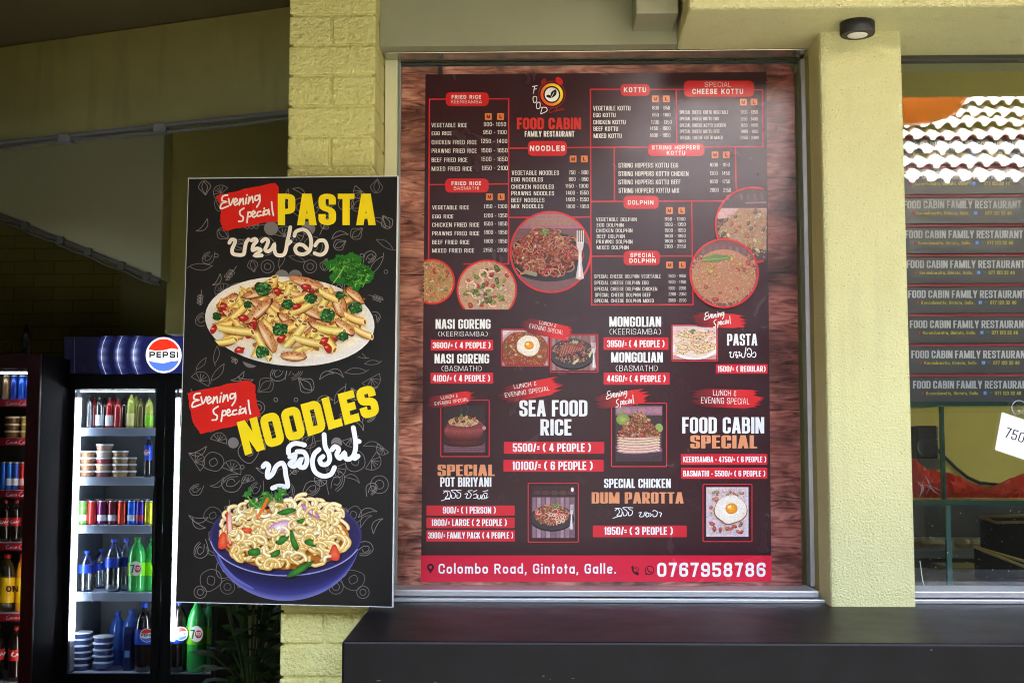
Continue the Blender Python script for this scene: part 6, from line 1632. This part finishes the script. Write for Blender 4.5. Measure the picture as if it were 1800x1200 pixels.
# red plastic bags on the middle shelf
M_bag = mat('thin red plastic', (.92,.10,.035), .3, noise=(14,.3,(.80,.05,.02)))
n_, l_ = M_bag.node_tree.nodes, M_bag.node_tree.links
tl_ = n_.new('ShaderNodeBsdfTranslucent'); tl_.inputs[0].default_value = (1,.16,.06,1); mx_ = n_.new('ShaderNodeMixShader'); mx_.inputs[0].default_value = .6
l_.new(n_['Principled BSDF'].outputs[0], mx_.inputs[1]); l_.new(tl_.outputs[0], mx_.inputs[2]); l_.new(mx_.outputs[0], n_['Material Output'].inputs[0])
zms = z_(879,YK,1700)
def bag(name_label, xs_, tops, Y, seed, mt):
    rn = random.Random(seed); n, mrows = 26, 9; vs, fs = [], []
    for side in (0, 1):
        for j in range(mrows+1):
            for i in range(n+1):
                u = i/n; px = xs_[0] + (xs_[1]-xs_[0])*u
                q = u*(len(tops)-1); k = min(int(q), len(tops)-2); ty = tops[k] + (tops[k+1]-tops[k])*(q-k) + rn.uniform(-1.2,1.2)
                v = j/mrows; p = P(px, ty, Y+.09); z = p.z + (zms+.001 - p.z)*v
                bulge = .085*math.sin(math.pi*min(1,v*.85+.05))*(.6+.4*math.sin(math.pi*u)) + rn.uniform(-.012,.012)
                fold = .012*math.sin(px*.42+v*5+seed)+.008*math.sin(px*.9-v*9)
                vs.append((p.x, Y+.09+(-bulge-fold if side == 0 else bulge), max(z, zms+.001)))
    N = (mrows+1)*(n+1)
    for s in (0, N):
        for j in range(mrows):
            for i in range(n):
                a_ = s+j*(n+1)+i; fs.append((a_, a_+1, a_+n+2, a_+n+1))
    for j in range(mrows):
        for i in (0, n): a_ = j*(n+1)+i; fs.append((a_, a_+n+1, a_+n+1+N, a_+N))
    for i in range(n): fs.append((i, i+1, i+1+N, i+N)); b_2 = mrows*(n+1)+i; fs.append((b_2, b_2+1, b_2+1+N, b_2+N))
    m = MB().add(vs, fs); m.smooth = True
    c = P((xs_[0]+xs_[1])/2, 878, Y+.09)
    return solo('plastic_bag', m, mt, name_label, 'bag', (c.x, Y+.09, zms), 'red plastic bags in the display case')
bag('crumpled bright red plastic bag spread along the case shelf under the price tag', (1664,1840), [830,838,848,856,852,842,834,826,820], YK+.16, 3, M_bag)
bag('small red plastic bag squeezed beside the plastered pillar', (1606,1657), [806,812,822,828,824,830,836], YK+.14, 5, M_bag)
# shiny packet on the small bag
m = MB(); rn = random.Random(12)
for k in range(16):
    p = P(1616+rn.uniform(0,32), 842+rn.uniform(0,28), YK+.09); q = P(1616+rn.uniform(0,32), 842+rn.uniform(0,28), YK+.09); d_ = (q-p).normalized()*.02
    m.add([p-d_, p+d_+Vector((0,-.006,.002)), p+d_*.4+Vector((.003,-.01,.004))], [(0,1,2)])
solo('clear_wrapper', m, mat('shiny clear film', (.75,.62,.62), .12), 'crinkled shiny clear wrapper lying on the small red bag', 'wrapper', P(1632,860,YK+.09))
sp = P(1634, 806, 5.2)
sk = thing('speaker_box', 'small black speaker box on a grey shelf behind the glass', 'speaker', (sp.x, 5.2, sp.z))
link('case', MB().box(P(1612,806,5.2).x, P(1651,806,5.2).x, 5.2, 5.4, sp.z, z_(748,5.2,1630)).bevel(.008), M_black, sk)
link('cone', MB().lathe([(.040,0),(.040,.004),(.030,-.003),(.012,-.004),(.008,.002)], (P(1630,785,5.2).x, 5.198, z_(785,5.2,1630)), 20, 'Y'), mat('speaker cone', (.05,.05,.05), .4), sk)
solo('wall_shelf', MB().box(P(1590,808,5.15).x, P(1653,808,5.15).x, 5.12, 6.29, sp.z-.04, sp.z-.001), mat('grey shelf board', (.34,.33,.27), .6), 'grey wall shelf under the small black speaker', 'shelf', (sp.x, 5.2, sp.z-.04))
cb = MB().tube([P(1640,800,6.28)+Vector((0,0,.05)), P(1680,822,6.27), P(1700,838,6.27), P(1722,848,6.27), P(1760,852,6.27), P(1850,846,6.27)], .008, 6)
solo('power_cable', cb, M_black, 'thin black cable sagging along the olive kitchen wall', 'cable', P(1700,838,6.27))
# lower compartment: counter, trays, pastries
kc = thing('kitchen_counter', 'dark steel kitchen counter behind the lower part of the display case', 'counter', (2.2, 5.2, .013))
zc = z_(960,5.2,1700)
link('worktop', MB().box(px1-.3, 4.8, 4.98, 5.8, zc-.03, zc).bevel(.004), mat('dull steel', (.20,.20,.17), .4, metal=.6), kc)
link('cupboard', MB().box(px1-.3, 4.8, 5.04, 5.8, .013, zc-.031), mat('brown black cupboard', (.028,.022,.010), .5), kc)
kh = link('back_board', MB().box(px1-.3, 4.8, 5.86, 6.2, .013, z_(884,6.0,1700)), mat('brown black board', (.03,.026,.012), .5), kc)
tr_ = mat('black tray', (.012,.011,.009), .3); gold = mat('worn gold rim', (.45,.34,.10), .3, metal=.7)
def tray(label, pts, Y, h):
    ps = [P(x, y, Y+dy) for x, y, dy in pts]
    t = thing('serving_tray', label, 'tray', (sum(ps, Vector())/4) - Vector((0,0,h)), 'black serving trays in the display case')
    link('pan', MB().prism([p - Vector((0,0,h)) for p in ps], (0,0,h*.96)), tr_, t)
    link('rim', MB().tube(ps+[ps[0]], .0055, 6), gold, t)
zt_ = .12
tray('black tray with a gold rim, the upper of two', [(1722,908,0),(1850,904,0),(1860,916,.0),(1752,918,0)], 4.50, .13)
tray('black tray with a gold rim, lower one with a bright corner', [(1712,960,0),(1850,1000,0),(1850,1014,0),(1730,968,0)], 4.42, .10)
rn = random.Random(15)
for k, (px, py, d_) in enumerate(((1640,908,'long pale pastry lying left of the glass edge'),(1698,919,'small brown pastry right of the glass edge'),(1716,916,'flat golden pastry between two others'),(1732,915,'golden pastry touching the upper black tray'))):
    p = P(px, py, 5.05); m = MB(); w_ = .07 if k == 0 else .035
    m.lathe([(.002,0),(w_*.8,.003),(w_,.016),(w_*.7,.03),(.002,.034)], (p.x, 5.06+w_, zc+.001), 14)
    for v in m.v: v.x += rn.uniform(-.004,.004); v.z += rn.uniform(0,.004)
    solo('pastry', m, mat('baked crust', (.42,.27,.07), .7, noise=(60,.6,(.22,.11,.03))), d_, 'pastry', (p.x, 5.06+w_, zc+.001), 'pastries on the kitchen counter')
solo('olive_tray', MB().box(P(1672,1010,4.6).x, P(1750,1010,4.6).x, 4.6, 4.85, z_(1031,4.6,1700), z_(998,4.6,1700)).bevel(.006), mat('olive plastic', (.17,.14,.02), .4), 'low olive plastic tray at the bottom of the display case', 'tray', P(1700,1030,4.6))
# hanging price card with suction hook, small pale specks on the pane
tg = thing('price_tag', 'tilted white price card on a clear suction hook, lettered 750', 'price tag', P(1790, 770, YG-.012))
ST = Sheet((0, YG-.012, 0), (0,-1,0))
m = MB().prism([ST.at(*p) for p in ((1761,724),(1749,790),(1826,816),(1838,750))], (0,.002,0))
link('card', m, paint('white card',(235,236,240),.5), tg)
a = Art(ST, .0005); text(a, '750/=', 1766, 1819, 758, 776, (30,30,34), wt=.22, tyk=.8, gap=.3, ang=18, pivot=(1792,769)); a.out('lettering', tg, PZ)
su = P(1790, 724, YG-.004)
link('suction_cup', MB().lathe([(.024,-.003),(.021,.0),(.010,.005),(.007,.014),(.004,.016)], (su.x, YG-.001, su.z), 24, 'Y'), glass_mat('clear rubber', (.88,.90,.90), 3.0, .1), tg)
link('wire_hook', MB().tube([(su.x+.022*math.cos(t), YG-.014, su.z+.012+.022*math.sin(t)) for t in [R(20)+R(205)*k/14 for k in range(15)]], .0016, 6), M_alu, tg)
a = Art(Sheet((0, YG-.0006, 0), (0,-1,0))); rn = random.Random(23)
for k in range(85):
    x, y = rn.uniform(1618,1799), rn.uniform(895,1034) if k > 25 else rn.uniform(300,890)
    r = rn.choice([.4,.5,.6,.9]); a.blob(rn, x, y, r, r, (200,200,190), None, .3, 6)
a.out('small_specks', w2, PZ)
a = Art(Sheet((0, YG-.0006, 0), (0,-1,0))); a.line([(1617,985),(1622,1020),(1626,1032)], 1.3, (190,200,195)); a.out('scratch', w2, PZ)
